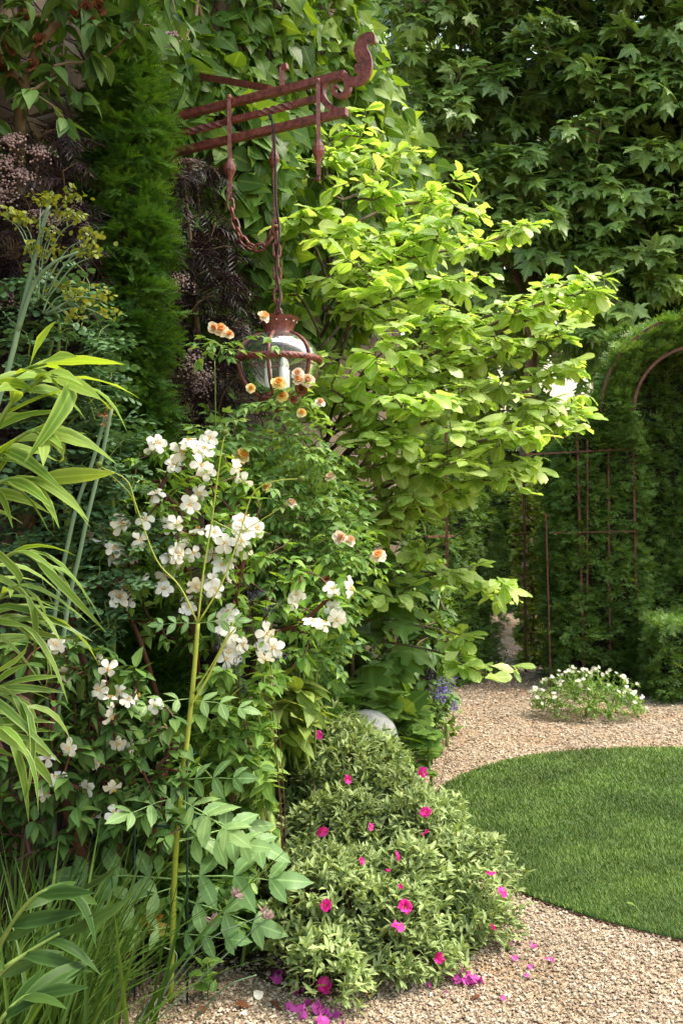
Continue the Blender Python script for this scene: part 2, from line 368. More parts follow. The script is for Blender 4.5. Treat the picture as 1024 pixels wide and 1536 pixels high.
# ------------------------------------------------------------------ materials
def newmat(name):
    m = bpy.data.materials.new(name); m.use_nodes = True; t = m.node_tree; t.nodes.clear()
    return m, t, (lambda k, **kw: _nd(t, k, **kw))
def _nd(t, k, **kw):
    n = t.nodes.new(k)
    for a, b in kw.items(): setattr(n, a, b)
    return n
def ramp(t, stops):
    r = t.nodes.new('ShaderNodeValToRGB'); e = r.color_ramp.elements
    while len(e) < len(stops): e.new(.5)
    for x, (p, c) in zip(e, stops): x.position = p; x.color = (*c, 1)
    return r
def leafmat(name, cols, trans=.38, rough=.42, tcol=(1.25, 1.15, .35), vein=.25, spec=.25, edge=None, stripes=0.0, tagcol=None, nvar=.5, nscale=2.0, tip=None):
    m, t, N = newmat(name); L = t.links.new
    at = N('ShaderNodeAttribute', attribute_name='lf'); sp = N('ShaderNodeSeparateColor'); L(at.outputs['Color'], sp.inputs[0])
    r = ramp(t, [(i/(len(cols)-1), c) for i, c in enumerate(cols)]); L(sp.outputs[2], r.inputs[0])
    col = r.outputs[0]
    geo = N('ShaderNodeNewGeometry'); nz = N('ShaderNodeTexNoise'); nz.inputs['Scale'].default_value = nscale; nz.inputs['Detail'].default_value = 3
    L(geo.outputs['Position'], nz.inputs['Vector'])
    mr = N('ShaderNodeMapRange'); mr.inputs[1].default_value = .3; mr.inputs[2].default_value = .7; mr.inputs[3].default_value = 1-nvar*.5; mr.inputs[4].default_value = 1+nvar*.5; L(nz.outputs[0], mr.inputs[0])
    mx = N('ShaderNodeMix', data_type='RGBA', blend_type='MULTIPLY'); mx.inputs[0].default_value = 1; L(col, mx.inputs[6]); L(mr.outputs[0], mx.inputs[7]); col = mx.outputs[2]
    if vein:
        vr = N('ShaderNodeMapRange'); vr.inputs[1].default_value = 0; vr.inputs[2].default_value = .16; vr.inputs[3].default_value = vein; vr.inputs[4].default_value = 0; L(sp.outputs[0], vr.inputs[0])
        mv = N('ShaderNodeMix', data_type='RGBA'); L(vr.outputs[0], mv.inputs[0]); L(col, mv.inputs[6]); mv.inputs[7].default_value = tuple(min(1, c*1.9+.03) for c in cols[-1])+(1,); col = mv.outputs[2]
    if edge:
        er = N('ShaderNodeMapRange'); er.inputs[1].default_value = .55; er.inputs[2].default_value = .95; L(sp.outputs[0], er.inputs[0])
        me_ = N('ShaderNodeMix', data_type='RGBA'); L(er.outputs[0], me_.inputs[0]); L(col, me_.inputs[6]); me_.inputs[7].default_value = (*edge, 1); col = me_.outputs[2]
    if tip:
        tr_ = N('ShaderNodeMapRange'); tr_.inputs[1].default_value = .5; tr_.inputs[2].default_value = 1.0; tr_.inputs[4].default_value = .8; L(sp.outputs[1], tr_.inputs[0])
        mp_ = N('ShaderNodeMix', data_type='RGBA'); L(tr_.outputs[0], mp_.inputs[0]); L(col, mp_.inputs[6]); mp_.inputs[7].default_value = (*tip, 1); col = mp_.outputs[2]
    if tagcol:
        mt = N('ShaderNodeMix', data_type='RGBA'); L(at.outputs['Alpha'], mt.inputs[0]); L(col, mt.inputs[6]); mt.inputs[7].default_value = (*tagcol, 1); col = mt.outputs[2]
    b = N('ShaderNodeBsdfPrincipled'); b.inputs['Roughness'].default_value = rough; b.inputs['Specular IOR Level'].default_value = spec; L(col, b.inputs['Base Color'])
    tr = N('ShaderNodeBsdfTranslucent'); tm = N('ShaderNodeMix', data_type='RGBA', blend_type='MULTIPLY'); tm.inputs[0].default_value = 1
    L(col, tm.inputs[6]); tm.inputs[7].default_value = (*tcol, 1); L(tm.outputs[2], tr.inputs[0])
    ms = N('ShaderNodeMixShader'); ms.inputs[0].default_value = trans; L(b.outputs[0], ms.inputs[1]); L(tr.outputs[0], ms.inputs[2])
    o = N('ShaderNodeOutputMaterial'); L(ms.outputs[0], o.inputs[0]); return m
def solidmat(name, stops, scale=30, rough=.6, metal=0, spec=.4, bump=0.0, bscale=None, detail=6, stretch=None):
    m, t, N = newmat(name); L = t.links.new
    tc = N('ShaderNodeTexCoord'); vec = tc.outputs['Object']
    if stretch:
        mp = N('ShaderNodeMapping'); mp.inputs['Scale'].default_value = stretch; L(vec, mp.inputs[0]); vec = mp.outputs[0]
    nz = N('ShaderNodeTexNoise'); nz.inputs['Scale'].default_value = scale; nz.inputs['Detail'].default_value = detail; L(vec, nz.inputs['Vector'])
    r = ramp(t, [(.3+.4*i/max(1, len(stops)-1), c) for i, c in enumerate(stops)]); L(nz.outputs[0], r.inputs[0])
    b = N('ShaderNodeBsdfPrincipled'); L(r.outputs[0], b.inputs['Base Color']); b.inputs['Roughness'].default_value = rough; b.inputs['Metallic'].default_value = metal; b.inputs['Specular IOR Level'].default_value = spec
    if bump:
        n2 = N('ShaderNodeTexNoise'); n2.inputs['Scale'].default_value = bscale or scale*2; n2.inputs['Detail'].default_value = 5; L(vec, n2.inputs['Vector'])
        bp = N('ShaderNodeBump'); bp.inputs['Strength'].default_value = bump; bp.inputs['Distance'].default_value = .02; L(n2.outputs[0], bp.inputs['Height']); L(bp.outputs[0], b.inputs['Normal'])
    o = N('ShaderNodeOutputMaterial'); L(b.outputs[0], o.inputs[0]); return m

M = {}
M['magnolia'] = leafmat('magnolia_leaf', [(.28, .44, .09), (.42, .57, .14), (.56, .67, .25)], .5, .34, (1.15, 1.2, .5), .3, .35)
M['plane'] = leafmat('plane_leaf', [(.085, .16, .04), (.14, .24, .055), (.25, .36, .10)], .32, .36, (1.2, 1.2, .4), .25, .4)
M['vine'] = leafmat('vine_leaf', [(.05, .115, .02), (.10, .20, .034), (.27, .39, .075)], .42, .42, (1.3, 1.2, .3), .25)
M['yew'] = leafmat('yew_needles', [(.028, .09, .014), (.055, .14, .022), (.12, .23, .035)], .28, .5, (1.2, 1.2, .3), 0, .2, nvar=.6, nscale=5, tip=(.17, .30, .04))
M['hedge'] = leafmat('hedge_needles', [(.06, .13, .028), (.105, .195, .042), (.19, .31, .07)], .28, .5, (1.2, 1.2, .3), 0, .25, nvar=.6, nscale=3, tip=(.28, .40, .10))
M['core'] = solidmat('hedge_inner', [(.008, .012, .005), (.02, .024, .01)], 20, .9, bump=.6)  # near-black filling put inside the yews to block light, in place of dense twigs
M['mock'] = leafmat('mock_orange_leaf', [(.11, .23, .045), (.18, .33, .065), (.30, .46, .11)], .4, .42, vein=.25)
M['rose'] = leafmat('rose_leaf', [(.12, .24, .07), (.19, .34, .09), (.31, .46, .15)], .38, .42, vein=.25)
M['elder'] = leafmat('elder_leaf', [(.010, .006, .010), (.022, .010, .015), (.035, .014, .018)], .12, .4, (1.2, .6, .6), .1, .45)
M['meadow'] = leafmat('meadow_leaf', [(.05, .115, .05), (.085, .165, .07), (.13, .23, .10)], .25, .45, (1, 1.1, .5), .15)
M['cistus'] = leafmat('cistus_leaf', [(.16, .23, .08), (.25, .33, .12), (.38, .46, .20)], .3, .6, (1.1, 1.1, .5), .25, .25)
M['lime'] = leafmat('lime_leaf', [(.11, .22, .025), (.17, .29, .04), (.25, .37, .08)], .5, .5, (1.3, 1.15, .3), .3, .15, edge=(.30, .42, .10))
M['striped'] = leafmat('striped_leaf', [(.02, .055, .010), (.035, .08, .016), (.055, .11, .024)], .3, .45, vein=.15, edge=(.06, .12, .03), spec=.12)
M['lime2'] = leafmat('lime_narrow_leaf', [(.09, .18, .025), (.14, .25, .04), (.22, .33, .08)], .45, .4, vein=.2, edge=(.28, .38, .12))
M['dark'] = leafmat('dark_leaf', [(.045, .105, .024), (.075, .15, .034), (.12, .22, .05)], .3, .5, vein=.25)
M['oak'] = leafmat('oakleaf', [(.07, .15, .035), (.11, .21, .045), (.16, .28, .07)], .35, .45, vein=.3)
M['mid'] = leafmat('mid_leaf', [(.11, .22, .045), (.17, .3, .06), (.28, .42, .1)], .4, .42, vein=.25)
M['pale'] = leafmat('pale_leaf', [(.16, .25, .05), (.26, .36, .08), (.38, .46, .14)], .45, .45, vein=.2)
M['tallp'] = leafmat('tall_leaf', [(.12, .23, .085), (.17, .29, .11), (.24, .37, .14)], .35, .42, vein=.45)
M['fennel'] = leafmat('fennel_head', [(.12, .17, .03), (.2, .25, .04), (.3, .32, .06)], .3, .5, vein=0)
M['blade'] = leafmat('grass_blade', [(.035, .085, .014), (.065, .13, .022), (.12, .19, .04)], .4, .42, vein=.0)
M['turf'] = leafmat('turf_blade', [(.06, .115, .022), (.105, .175, .033), (.20, .27, .065)], .2, .5, (1.1, 1.1, .4), 0, .25, nvar=.8, nscale=2.2)
M['white'] = leafmat('white_petal', [(.78, .76, .66), (.84, .83, .76), (.88, .87, .82)], .35, .55, (1, .98, .9), 0, .2, tagcol=(.70, .46, .08), nvar=.08)
M['peach'] = leafmat('peach_petal', [(.84, .66, .40), (.87, .75, .54), (.88, .81, .66)], .4, .55, (1.05, .9, .7), 0, .2, tagcol=(.85, .38, .07), nvar=.1)
M['yellow'] = leafmat('yellow_petal', [(.84, .64, .22), (.87, .72, .34), (.88, .80, .52)], .4, .55, (1.05, .95, .6), 0, .2, tagcol=(.85, .45, .05), nvar=.1)
M['blush'] = leafmat('blush_petal', [(.82, .68, .52), (.86, .77, .64), (.88, .83, .74)], .4, .55, (1.05, .95, .85), 0, .2, tagcol=(.7, .4, .2), nvar=.1)
M['rust'] = leafmat('rust_petal', [(.14, .055, .025), (.22, .09, .04), (.3, .15, .07)], .3, .6, (1.1, .8, .5), 0, .2, nvar=.3)
M['pink'] = leafmat('pink_petal', [(.62, .02, .24), (.72, .035, .32), (.78, .08, .42)], .4, .5, (1.1, .6, 1.0), 0, .2, tagcol=(.8, .42, .04), nvar=.2, nscale=30)
M['purplepetal'] = leafmat('fallen_petal', [(.46, .07, .32), (.58, .12, .42), (.66, .3, .56)], .25, .5, (1, .7, 1), 0, .2)
M['violet'] = leafmat('violet_petal', [(.12, .07, .36), (.2, .12, .5), (.3, .2, .62)], .3, .5, (1, .8, 1), 0, .2)
M['dusk'] = leafmat('dusky_petal', [(.03, .025, .06), (.05, .04, .10), (.09, .07, .16)], .2, .5, (1, .8, 1), 0, .2)
M['umbel'] = leafmat('elder_umbel', [(.26, .16, .16), (.36, .25, .24), (.46, .36, .33)], .3, .6, (1, .85, .8), 0, .2)
M['bark'] = solidmat('grey_brown_bark', [(.05, .035, .022), (.11, .085, .055), (.2, .165, .11)], 18, .85, bump=.5, stretch=(1, 1, .3))
M['planebark'] = solidmat('plane_bark', [(.07, .045, .03), (.16, .115, .075), (.3, .25, .17)], 5, .85, bump=.4, stretch=(1, 1, .4))
M['redstem'] = solidmat('red_stem', [(.06, .02, .014), (.12, .045, .03)], 40, .5)
M['greenstem'] = solidmat('green_stem', [(.12, .2, .035), (.2, .28, .06)], 25, .45)
M['yellowstem'] = solidmat('yellow_green_stem', [(.24, .3, .03), (.34, .38, .06)], 8, .4, stretch=(1, 1, .3))
M['bluestem'] = solidmat('blue_green_stem', [(.09, .16, .08), (.15, .23, .13)], 20, .5, stretch=(1, 1, .2))
M['brownstem'] = solidmat('brown_stem', [(.09, .06, .03), (.17, .12, .06)], 30, .7)
M['iron'] = solidmat('red_brown_iron', [(.06, .017, .014), (.17, .042, .034), (.22, .07, .052)], 45, .42, 0, .5, bump=.25, bscale=120)
M['rustbar'] = solidmat('rusted_bar', [(.045, .018, .012), (.10, .038, .025), (.15, .06, .038)], 25, .7, 0, .3, bump=.3, bscale=90)
M['cable'] = solidmat('black_cable', [(.008, .008, .01), (.014, .014, .017)], 10, .45)
M['hoop'] = solidmat('green_metal', [(.004, .028, .024), (.008, .04, .034)], 10, .4)
M['bulb'] = solidmat('opal_white', [(.72, .72, .68), (.78, .78, .74)], 5, .25)
M['stone'] = solidmat('pale_stone', [(.22, .235, .235), (.31, .32, .31), (.38, .38, .36)], 40, .8, bump=.3)
M['plaster'] = solidmat('pale_render', [(.5, .44, .38), (.58, .52, .46)], 3, .9)
M['slate'] = solidmat('slate_roof', [(.1, .11, .13), (.17, .18, .2)], 6, .6)
M['dimglass'] = solidmat('window_pane', [(.03, .04, .05), (.05, .06, .07)], 2, .1)

def glassmat():
    m, t, N = newmat('clear_glass'); L = t.links.new
    tr = N('ShaderNodeBsdfTransparent'); tr.inputs[0].default_value = (.94, .97, .95, 1)
    gl = N('ShaderNodeBsdfGlossy'); gl.inputs['Roughness'].default_value = .03
    fr = N('ShaderNodeFresnel'); fr.inputs[0].default_value = 1.4
    mx = N('ShaderNodeMixShader'); L(fr.outputs[0], mx.inputs[0]); L(tr.outputs[0], mx.inputs[1]); L(gl.outputs[0], mx.inputs[2])
    o = N('ShaderNodeOutputMaterial'); df = N('ShaderNodeBsdfDiffuse'); df.inputs[0].default_value = (.7, .75, .7, 1); dm = N('ShaderNodeMixShader'); dm.inputs[0].default_value = .04
    L(mx.outputs[0], dm.inputs[1]); L(df.outputs[0], dm.inputs[2]); L(dm.outputs[0], o.inputs[0]); return m
M['glass'] = glassmat()
def gravelmat(name, cols, scale, soil=None):
    m, t, N = newmat(name); L = t.links.new
    g = N('ShaderNodeNewGeometry'); v = N('ShaderNodeTexVoronoi'); v.inputs['Scale'].default_value = scale; L(g.outputs['Position'], v.inputs['Vector'])
    sc = N('ShaderNodeSeparateColor'); L(v.outputs['Color'], sc.inputs[0])
    r = ramp(t, [(i/(len(cols)-1), c) for i, c in enumerate(cols)]); L(sc.outputs[0], r.inputs[0])
    nz = N('ShaderNodeTexNoise'); nz.inputs['Scale'].default_value = 1.6; nz.inputs['Detail'].default_value = 5; L(g.outputs['Position'], nz.inputs['Vector'])
    mr = N('ShaderNodeMapRange'); mr.inputs[1].default_value = .46; mr.inputs[2].default_value = .66; L(nz.outputs[0], mr.inputs[0])
    mx = N('ShaderNodeMix', data_type='RGBA'); L(mr.outputs[0], mx.inputs[0]); L(r.outputs[0], mx.inputs[6])
    m2 = N('ShaderNodeMix', data_type='RGBA', blend_type='MULTIPLY'); m2.inputs[0].default_value = 1; L(r.outputs[0], m2.inputs[6]); m2.inputs[7].default_value = (*(soil or (1.0, .85, .70)), 1); L(m2.outputs[2], mx.inputs[7])
    b = N('ShaderNodeBsdfPrincipled'); b.inputs['Roughness'].default_value = .9; b.inputs['Specular IOR Level'].default_value = .2; L(mx.outputs[2], b.inputs['Base Color'])
    iv = N('ShaderNodeMath', operation='SUBTRACT'); iv.inputs[0].default_value = 1; L(v.outputs['Distance'], iv.inputs[1])
    bp = N('ShaderNodeBump'); bp.inputs['Strength'].default_value = .9; bp.inputs['Distance'].default_value = .012; L(iv.outputs[0], bp.inputs['Height']); L(bp.outputs[0], b.inputs['Normal'])
    o = N('ShaderNodeOutputMaterial'); L(b.outputs[0], o.inputs[0]); return m
GRAV = [(.165, .12, .08), (.23, .172, .117), (.29, .225, .157), (.35, .28, .2), (.43, .365, .28)]
M['gravel'] = gravelmat('gravel', GRAV, 105)
M['soil'] = gravelmat('soil', [(.03, .02, .013), (.05, .034, .022), (.09, .06, .04)], 60)
M['pebble'] = leafmat('pebble', GRAV+[(.5, .43, .35)], .0, .85, vein=0, spec=.2, nvar=.45, nscale=2.2)
M['turfbase'] = solidmat('turf_backing', [(.012, .04, .008), (.025, .07, .012)], 140, .9)
def wallmat():
    m, t, N = newmat('rubble_stone'); L = t.links.new
    g = N('ShaderNodeTexCoord'); mp = N('ShaderNodeMapping'); mp.inputs['Scale'].default_value = (1, 1, 2.2); L(g.outputs['Object'], mp.inputs[0])
    v = N('ShaderNodeTexVoronoi'); v.inputs['Scale'].default_value = 4.5; L(mp.outputs[0], v.inputs['Vector'])
    v2 = N('ShaderNodeTexVoronoi', feature='DISTANCE_TO_EDGE'); v2.inputs['Scale'].default_value = 4.5; L(mp.outputs[0], v2.inputs['Vector'])
    sc = N('ShaderNodeSeparateColor'); L(v.outputs['Color'], sc.inputs[0])
    r = ramp(t, [(0, (.06, .042, .027)), (.5, (.11, .08, .052)), (1, (.17, .13, .09))]); L(sc.outputs[0], r.inputs[0])
    e = N('ShaderNodeMapRange'); e.inputs[2].default_value = .06; L(v2.outputs[0], e.inputs[0])
    mx = N('ShaderNodeMix', data_type='RGBA'); L(e.outputs[0], mx.inputs[0]); mx.inputs[6].default_value = (.12, .1, .08, 1); L(r.outputs[0], mx.inputs[7])
    b = N('ShaderNodeBsdfPrincipled'); b.inputs['Roughness'].default_value = .9; L(mx.outputs[2], b.inputs['Base Color'])
    bp = N('ShaderNodeBump'); bp.inputs['Distance'].default_value = .03; L(e.outputs[0], bp.inputs['Height']); L(bp.outputs[0], b.inputs['Normal'])
    o = N('ShaderNodeOutputMaterial'); L(b.outputs[0], o.inputs[0]); return m
M['wall'] = wallmat()

# ------------------------------------------------------------------ the ground
def sheet(name, ring, z, mat):
    c = np.mean(ring, 0)[:2]; V = [(c[0], c[1], z)]+[(p[0], p[1], z) for p in ring]; n = len(ring)
    return tag(add(name, piece(V, [(0, 1+i, 1+(i+1) % n) for i in range(n)]), mat, smooth=False), kind='structure')
sheet('gravel_path', [(-60, -40, 0), (60, -40, 0), (60, 80, 0), (-60, 80, 0)], 0.0, M['gravel'])
bed = spline([(-3.2, 1.2, 0), (-1.3, 2.0, 0), (-.95, 2.9, 0), G(180, 1480), G(330, 1450), G(480, 1500), G(600, 1445), G(735, 1410), G(700, 1290), G(635, 1180), G(640, 1100), G(610, 1050), (.72, 8.3, 0), (.2, 9.5, 0), (-3.2, 9.5, 0)], 6)
sheet('planting_bed', bed, 0.004, M['soil'])
LC, LR = np.array([2.05, 5.1]), 1.6
aa = np.arange(128)*2*np.pi/128
lawn = merge([lathe([(LR, .0), (LR, .012), (LR-.02, .016), (.001, .016)], 128, (LC[0], LC[1], 0))])
tag(add('lawn', lawn, M['turfbase']), kind='structure')
tag(add('lawn_edging', lathe([(LR+.004, 0), (LR+.004, .008), (LR+.009, .008), (LR+.009, 0)], 128, (LC[0], LC[1], 0)), M['rustbar'], smooth=False),
    'thin dark rusty strip edging the round green lawn', 'edging')
def turf():
    r = RNG(5); n = 260000
    a = r.random(n)*2*np.pi; q = (LR+.012*r.random(n))*np.sqrt(r.random(n)); x = LC[0]+q*np.cos(a); y = LC[1]+q*np.sin(a)
    k = r.random(n) < np.clip((4.2/y)**2, .35, 1)*np.where(x/y < .42, 1, .55); x, y = x[k], y[k]; m = len(x)
    b = np.stack([x, y, np.full(m, .014)], -1); h = .011+.011*r.random(m); la = r.random(m)*6.28; le = .3+.7*r.random(m)
    wv = np.sin(x*4+np.sin(y*3)*1.5)*.5
    d = np.stack([np.cos(la)*le+wv*.12, np.sin(la)*le, np.ones(m)], -1)
    s = np.stack([np.cos(la+1.5), np.sin(la+1.5), np.zeros(m)], -1)*.0021*(1+.35*(y[:, None]-4))
    V = np.stack([b-s, b+s, b+d*h[:, None]], 1).reshape(-1, 3); rn = np.clip(r.random(m)*.8+.12*np.sin(x*2.1+1)*np.sin(y*2.6)+.05, 0, 1)
    A = np.zeros((m, 3, 4)); A[:, :, 2] = rn[:, None]; A[:, 2, 1] = 1
    tag(add('turf_grass', piece(V, np.arange(3*m).reshape(-1, 3), E4, A.reshape(-1, 4)), M['turf']), 'short dense dark green turf of the round lawn', 'grass', kind='stuff')
turf()
def pebbles():
    r = RNG(6); n = 900000
    x = -2.5+8.5*r.random(n); y = 2.6+9*r.random(n)
    k = (np.abs(x/y) < .8) & (r.random(n) < np.clip((3.0/y)**2, .07, 1)*np.where(np.abs(x/y) < .4, .85, .3))
    k &= np.hypot(x-LC[0], y-LC[1]) > LR-.012
    x, y = x[k], y[k]; inb = in_poly(np.stack([x, y], -1), [(p[0], p[1]) for p in bed]); k = ~inb | ((r.random(len(x)) < .5) & (y < 3.75) & (x > -.95)); x, y = x[k], y[k]; m = len(x)
    s = (.003+.0068*r.random(m)**2.4)*(1+.12*(y-3)); pos = np.stack([x, y, s*.25+.003], -1)
    a = r.random(m)*6.28; d = np.stack([np.cos(a), np.sin(a), .3*(r.random(m)-.5)], -1)
    tp = [ico(i, .27, (1, .75, .5)) for i in range(8)]
    tag(add('gravel_stones', cloud(r, tp, pos, d, UP+r.normal(size=(m, 3))*.25, s, r.random(m)**.9), M['pebble'], smooth=False),
        'loose tan and pinkish gravel stones covering the path', 'gravel', kind='stuff')
pebbles()

# ------------------------------------------------------------------ garden wall
U = nrm(np.array([.47, .88, 0])); NW = np.array([U[1], -U[0], 0.]); W0 = np.array([-.98, 4.64, 0])
def wall():
    th = .35; prof = [(-3.6, 5.9), (.6, 5.9), (1.3, 5.5), (2.2, 4.75), (3.0, 4.0)]
    def ribbon(z0, z1, g):
        V = []
        for t_, z in prof:
            a = W0+U*t_
            V += [a+NW*g+UP*z0(z), a-NW*(th+g)+UP*z0(z), a-NW*(th+g)+UP*z1(z), a+NW*g+UP*z1(z)]
        n = len(prof); F = [(i*4+j, i*4+(j+1) % 4, i*4+4+(j+1) % 4, i*4+4+j) for i in range(n-1) for j in range(4)]+[(3, 2, 1, 0), (n*4-4, n*4-3, n*4-2, n*4-1)]
        return piece(V, E3, F)
    o = tag(add('garden_wall', ribbon(lambda z: 0, lambda z: z, 0), M['wall'], smooth=False), 'tall shaded rubble stone wall behind the climbing vine', 'wall')
    add('coping', ribbon(lambda z: z+.003, lambda z: z+.08, .04), M['stone'], o, smooth=False)
wall()

# climbing vine on the wall
def vine():
    r = RNG(11); t = thing('climbing_vine', W0+U*2.2, 'dense broad-leaved climber smothering the tall stone wall', 'climber')
    poly = [(120, -260), (500, -260), (545, 20), (585, 105), (615, 165), (655, 240), (675, 300), (650, 380), (600, 440), (520, 520), (300, 520), (245, 330), (215, 180)]
    n = 30000; tt = -1.6+5.0*r.random(n); z = .9+5.2*r.random(n); u2 = r.random(n)
    base = W0+U*tt[:, None]+UP*z[:, None]; lump = .17+.2*noise3(base, 3, .8)
    pos = base+NW*(np.maximum(.03, lump+.22*u2*np.clip((tt-.4)/2, 0, 1)))[:, None]
    k = in_poly(to_px(pos), poly); pos = pos[k]; tt = tt[k]; m = min(len(pos), 5000); pos = pos[:m]; tt = tt[:m]
    d = NW*.35+r.normal(size=(m, 3))*.45-UP*.6; nn = NW*.55+UP*.5+np.array([0, -.6, 0])+r.normal(size=(m, 3))*.6
    lime = np.clip(r.random(m)*.7+.35*np.clip((tt-.6)/2, 0, 1), 0, 1)  # leaf tone rises along the wall, painting in its sunlit right end
    f = cloud(r, T_heart, pos, d, nn, .055+.11*r.random(m)**1.2, lime)
    st = []
    for i in range(38):
        t0 = -1.2+4.2*r.random(); pts = [W0+U*t0+NW*.05+UP*(.05 if i < 10 else 1.0)]
        for s in range(9): pts.append(pts[-1]+U*(r.random()-.42)*.45+UP*.45*(.5+r.random())+NW*(r.random()-.5)*.06)
        pts = np.array(pts); kk = in_poly(to_px(pts), poly)
        if kk.sum() > 3: st.append(tube(spline(pts[kk] if not kk.all() else pts, 3), .008+.008*r.random(), 5))
    add('stems', merge(st), M['brownstem'], t); add('foliage', f, M['vine'], t)
vine()

# ------------------------------------------------------------------ yew hedges
def yew_cover(r, pos, nr, s, tpl, out=.75, upw=.35, jit=.45, k=6, bump=.045):
    """leafy clumps of k sprays, clumps standing out unevenly"""
    ix = r.permutation(len(pos))[:max(1, len(pos)//k)]; c = pos[ix]+nr[ix]*(bump*(r.random((len(ix), 1))**1.5*2-.6)); nn = nr[ix]; tone = r.random(len(ix))
    c, nn, tone = np.repeat(c, k, 0), np.repeat(nn, k, 0), np.repeat(tone, k); n = len(c)
    ax = nrm(nn*out+UP*upw+np.repeat(r.normal(size=(len(ix), 3)), k, 0)*.3); q = perp(r, ax); q[:, 2] *= .6
    d = ax*.75+q*.8+r.normal(size=(n, 3))*jit*.4
    return cloud(r, tpl, c+q*s*.15-ax*s*.3, d, UP+nn*.35+r.normal(size=(n, 3))*.3, s*(.6+.7*r.random(n)), np.clip(tone*.7+.35*r.random(n), 0, 1))
def box_samples(r, x0, x1, y0, y1, z0, z1, n, faces):
    ar = {'f': (x1-x0)*(z1-z0), 'b': (x1-x0)*(z1-z0)*.4, 'l': (y1-y0)*(z1-z0), 'r': (y1-y0)*(z1-z0), 't': (x1-x0)*(y1-y0)*1.2}
    tot = sum(ar[f] for f in faces); P_, N_ = [], []
    for f in faces:
        k = int(n*ar[f]/tot); a, b = r.random(k), r.random(k); o = np.ones(k)
        if f == 'f': P_.append(np.stack([x0+(x1-x0)*a, y0*o, z0+(z1-z0)*b], -1)); N_.append(np.tile([0, -1., 0], (k, 1)))
        if f == 'b': P_.append(np.stack([x0+(x1-x0)*a, y1*o, z0+(z1-z0)*b], -1)); N_.append(np.tile([0, 1., 0], (k, 1)))
        if f == 'l': P_.append(np.stack([x0*o, y0+(y1-y0)*a, z0+(z1-z0)*b], -1)); N_.append(np.tile([-1., 0, 0], (k, 1)))
        if f == 'r': P_.append(np.stack([x1*o, y0+(y1-y0)*a, z0+(z1-z0)*b], -1)); N_.append(np.tile([1., 0, 0], (k, 1)))
        if f == 't': P_.append(np.stack([x0+(x1-x0)*a, y0+(y1-y0)*b, z1*o], -1)); N_.append(np.tile([0, 0, 1.], (k, 1)))
    return np.concatenate(P_), np.concatenate(N_)
def hedge(name, label, cat, boxes, dens, s, seed, ctr=(0, 0, 0), rz=0.0, mat='hedge', lump=.07, tpl=T_yewfar):
    r = RNG(seed); ca, sa = math.cos(rz), math.sin(rz); R = np.array([[ca, -sa, 0], [sa, ca, 0], [0, 0, 1.]])
    t = thing(name, ctr, label, cat); fo = []; cores = []
    for x0, x1, y0, y1, z0, z1, faces in boxes:
        A = (x1-x0)*(z1-z0)+(y1-y0)*(z1-z0)+(x1-x0)*(y1-y0)
        p, n = box_samples(r, x0, x1, y0, y1, z0, z1, int(A*dens), faces)
        p = p+n*((lump*noise3(p, seed, 1.6)-.04+.05*r.random(len(p)))[:, None])
        p[:, 2] = np.maximum(p[:, 2], .02)
        fo.append(yew_cover(r, p@R.T+np.asarray(ctr), n@R.T, s, tpl, .75, .12))
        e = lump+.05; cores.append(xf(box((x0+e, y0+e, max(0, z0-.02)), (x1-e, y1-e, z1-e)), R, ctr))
    add('light_block_core', merge(cores), M['core'], t, False); add('foliage', merge(fo), M[mat], t)  # solid dark boxes added behind the sprays to stop light passing through
    return t
# clipped yew column beside the wall
def yew_column():
    r = RNG(21); c = np.array([-.912, 4.2, 0]); n = 13500
    t = thing('yew_column', c, 'tall narrow clipped dark green yew column left of the lantern bracket', 'yew tree')
    z = .75+3.0*r.random(n); a = r.random(n)*2*np.pi
    rad = np.where(z > 3.2, .14*np.clip((3.78-z)/.58, .05, 1)**.7, .145+.022*np.clip((2.4-z)/1.2, -1, 1))
    p0 = np.stack([np.cos(a), np.sin(a), z*1.0], -1); rad = rad*(1+.16*noise3(p0*[1, 1, 2.2], 8, 2.2))-.05*r.random(n)
    nr = np.stack([np.cos(a), np.sin(a), np.zeros(n)], -1); pos = c+nr*rad[:, None]+UP*z[:, None]
    f = yew_cover(r, pos, nr, .095, T_yew, .85, .05, .42, 6, .06)
    add('trunk', tube([c, c+UP*1.2, c+UP*3.3], [.055, .045, .015], 9), M['bark'], t)
    add('light_block_core', lathe([(.03, .7), (.11, .8), (.10, 2.6), (.085, 3.2), (.02, 3.6)], 14, c), M['core'], t)
    add('foliage', f, M['yew'], t)
yew_column()
hedge('low_yew', 'low spreading yew behind the white flowered shrub', 'yew shrub', [(-.62, .3, -.25, .25, .0, 1.12, 'flrt')], 900, .11, 22, (-.35, 4.6, 0), .9, 'yew', .1, T_yew)
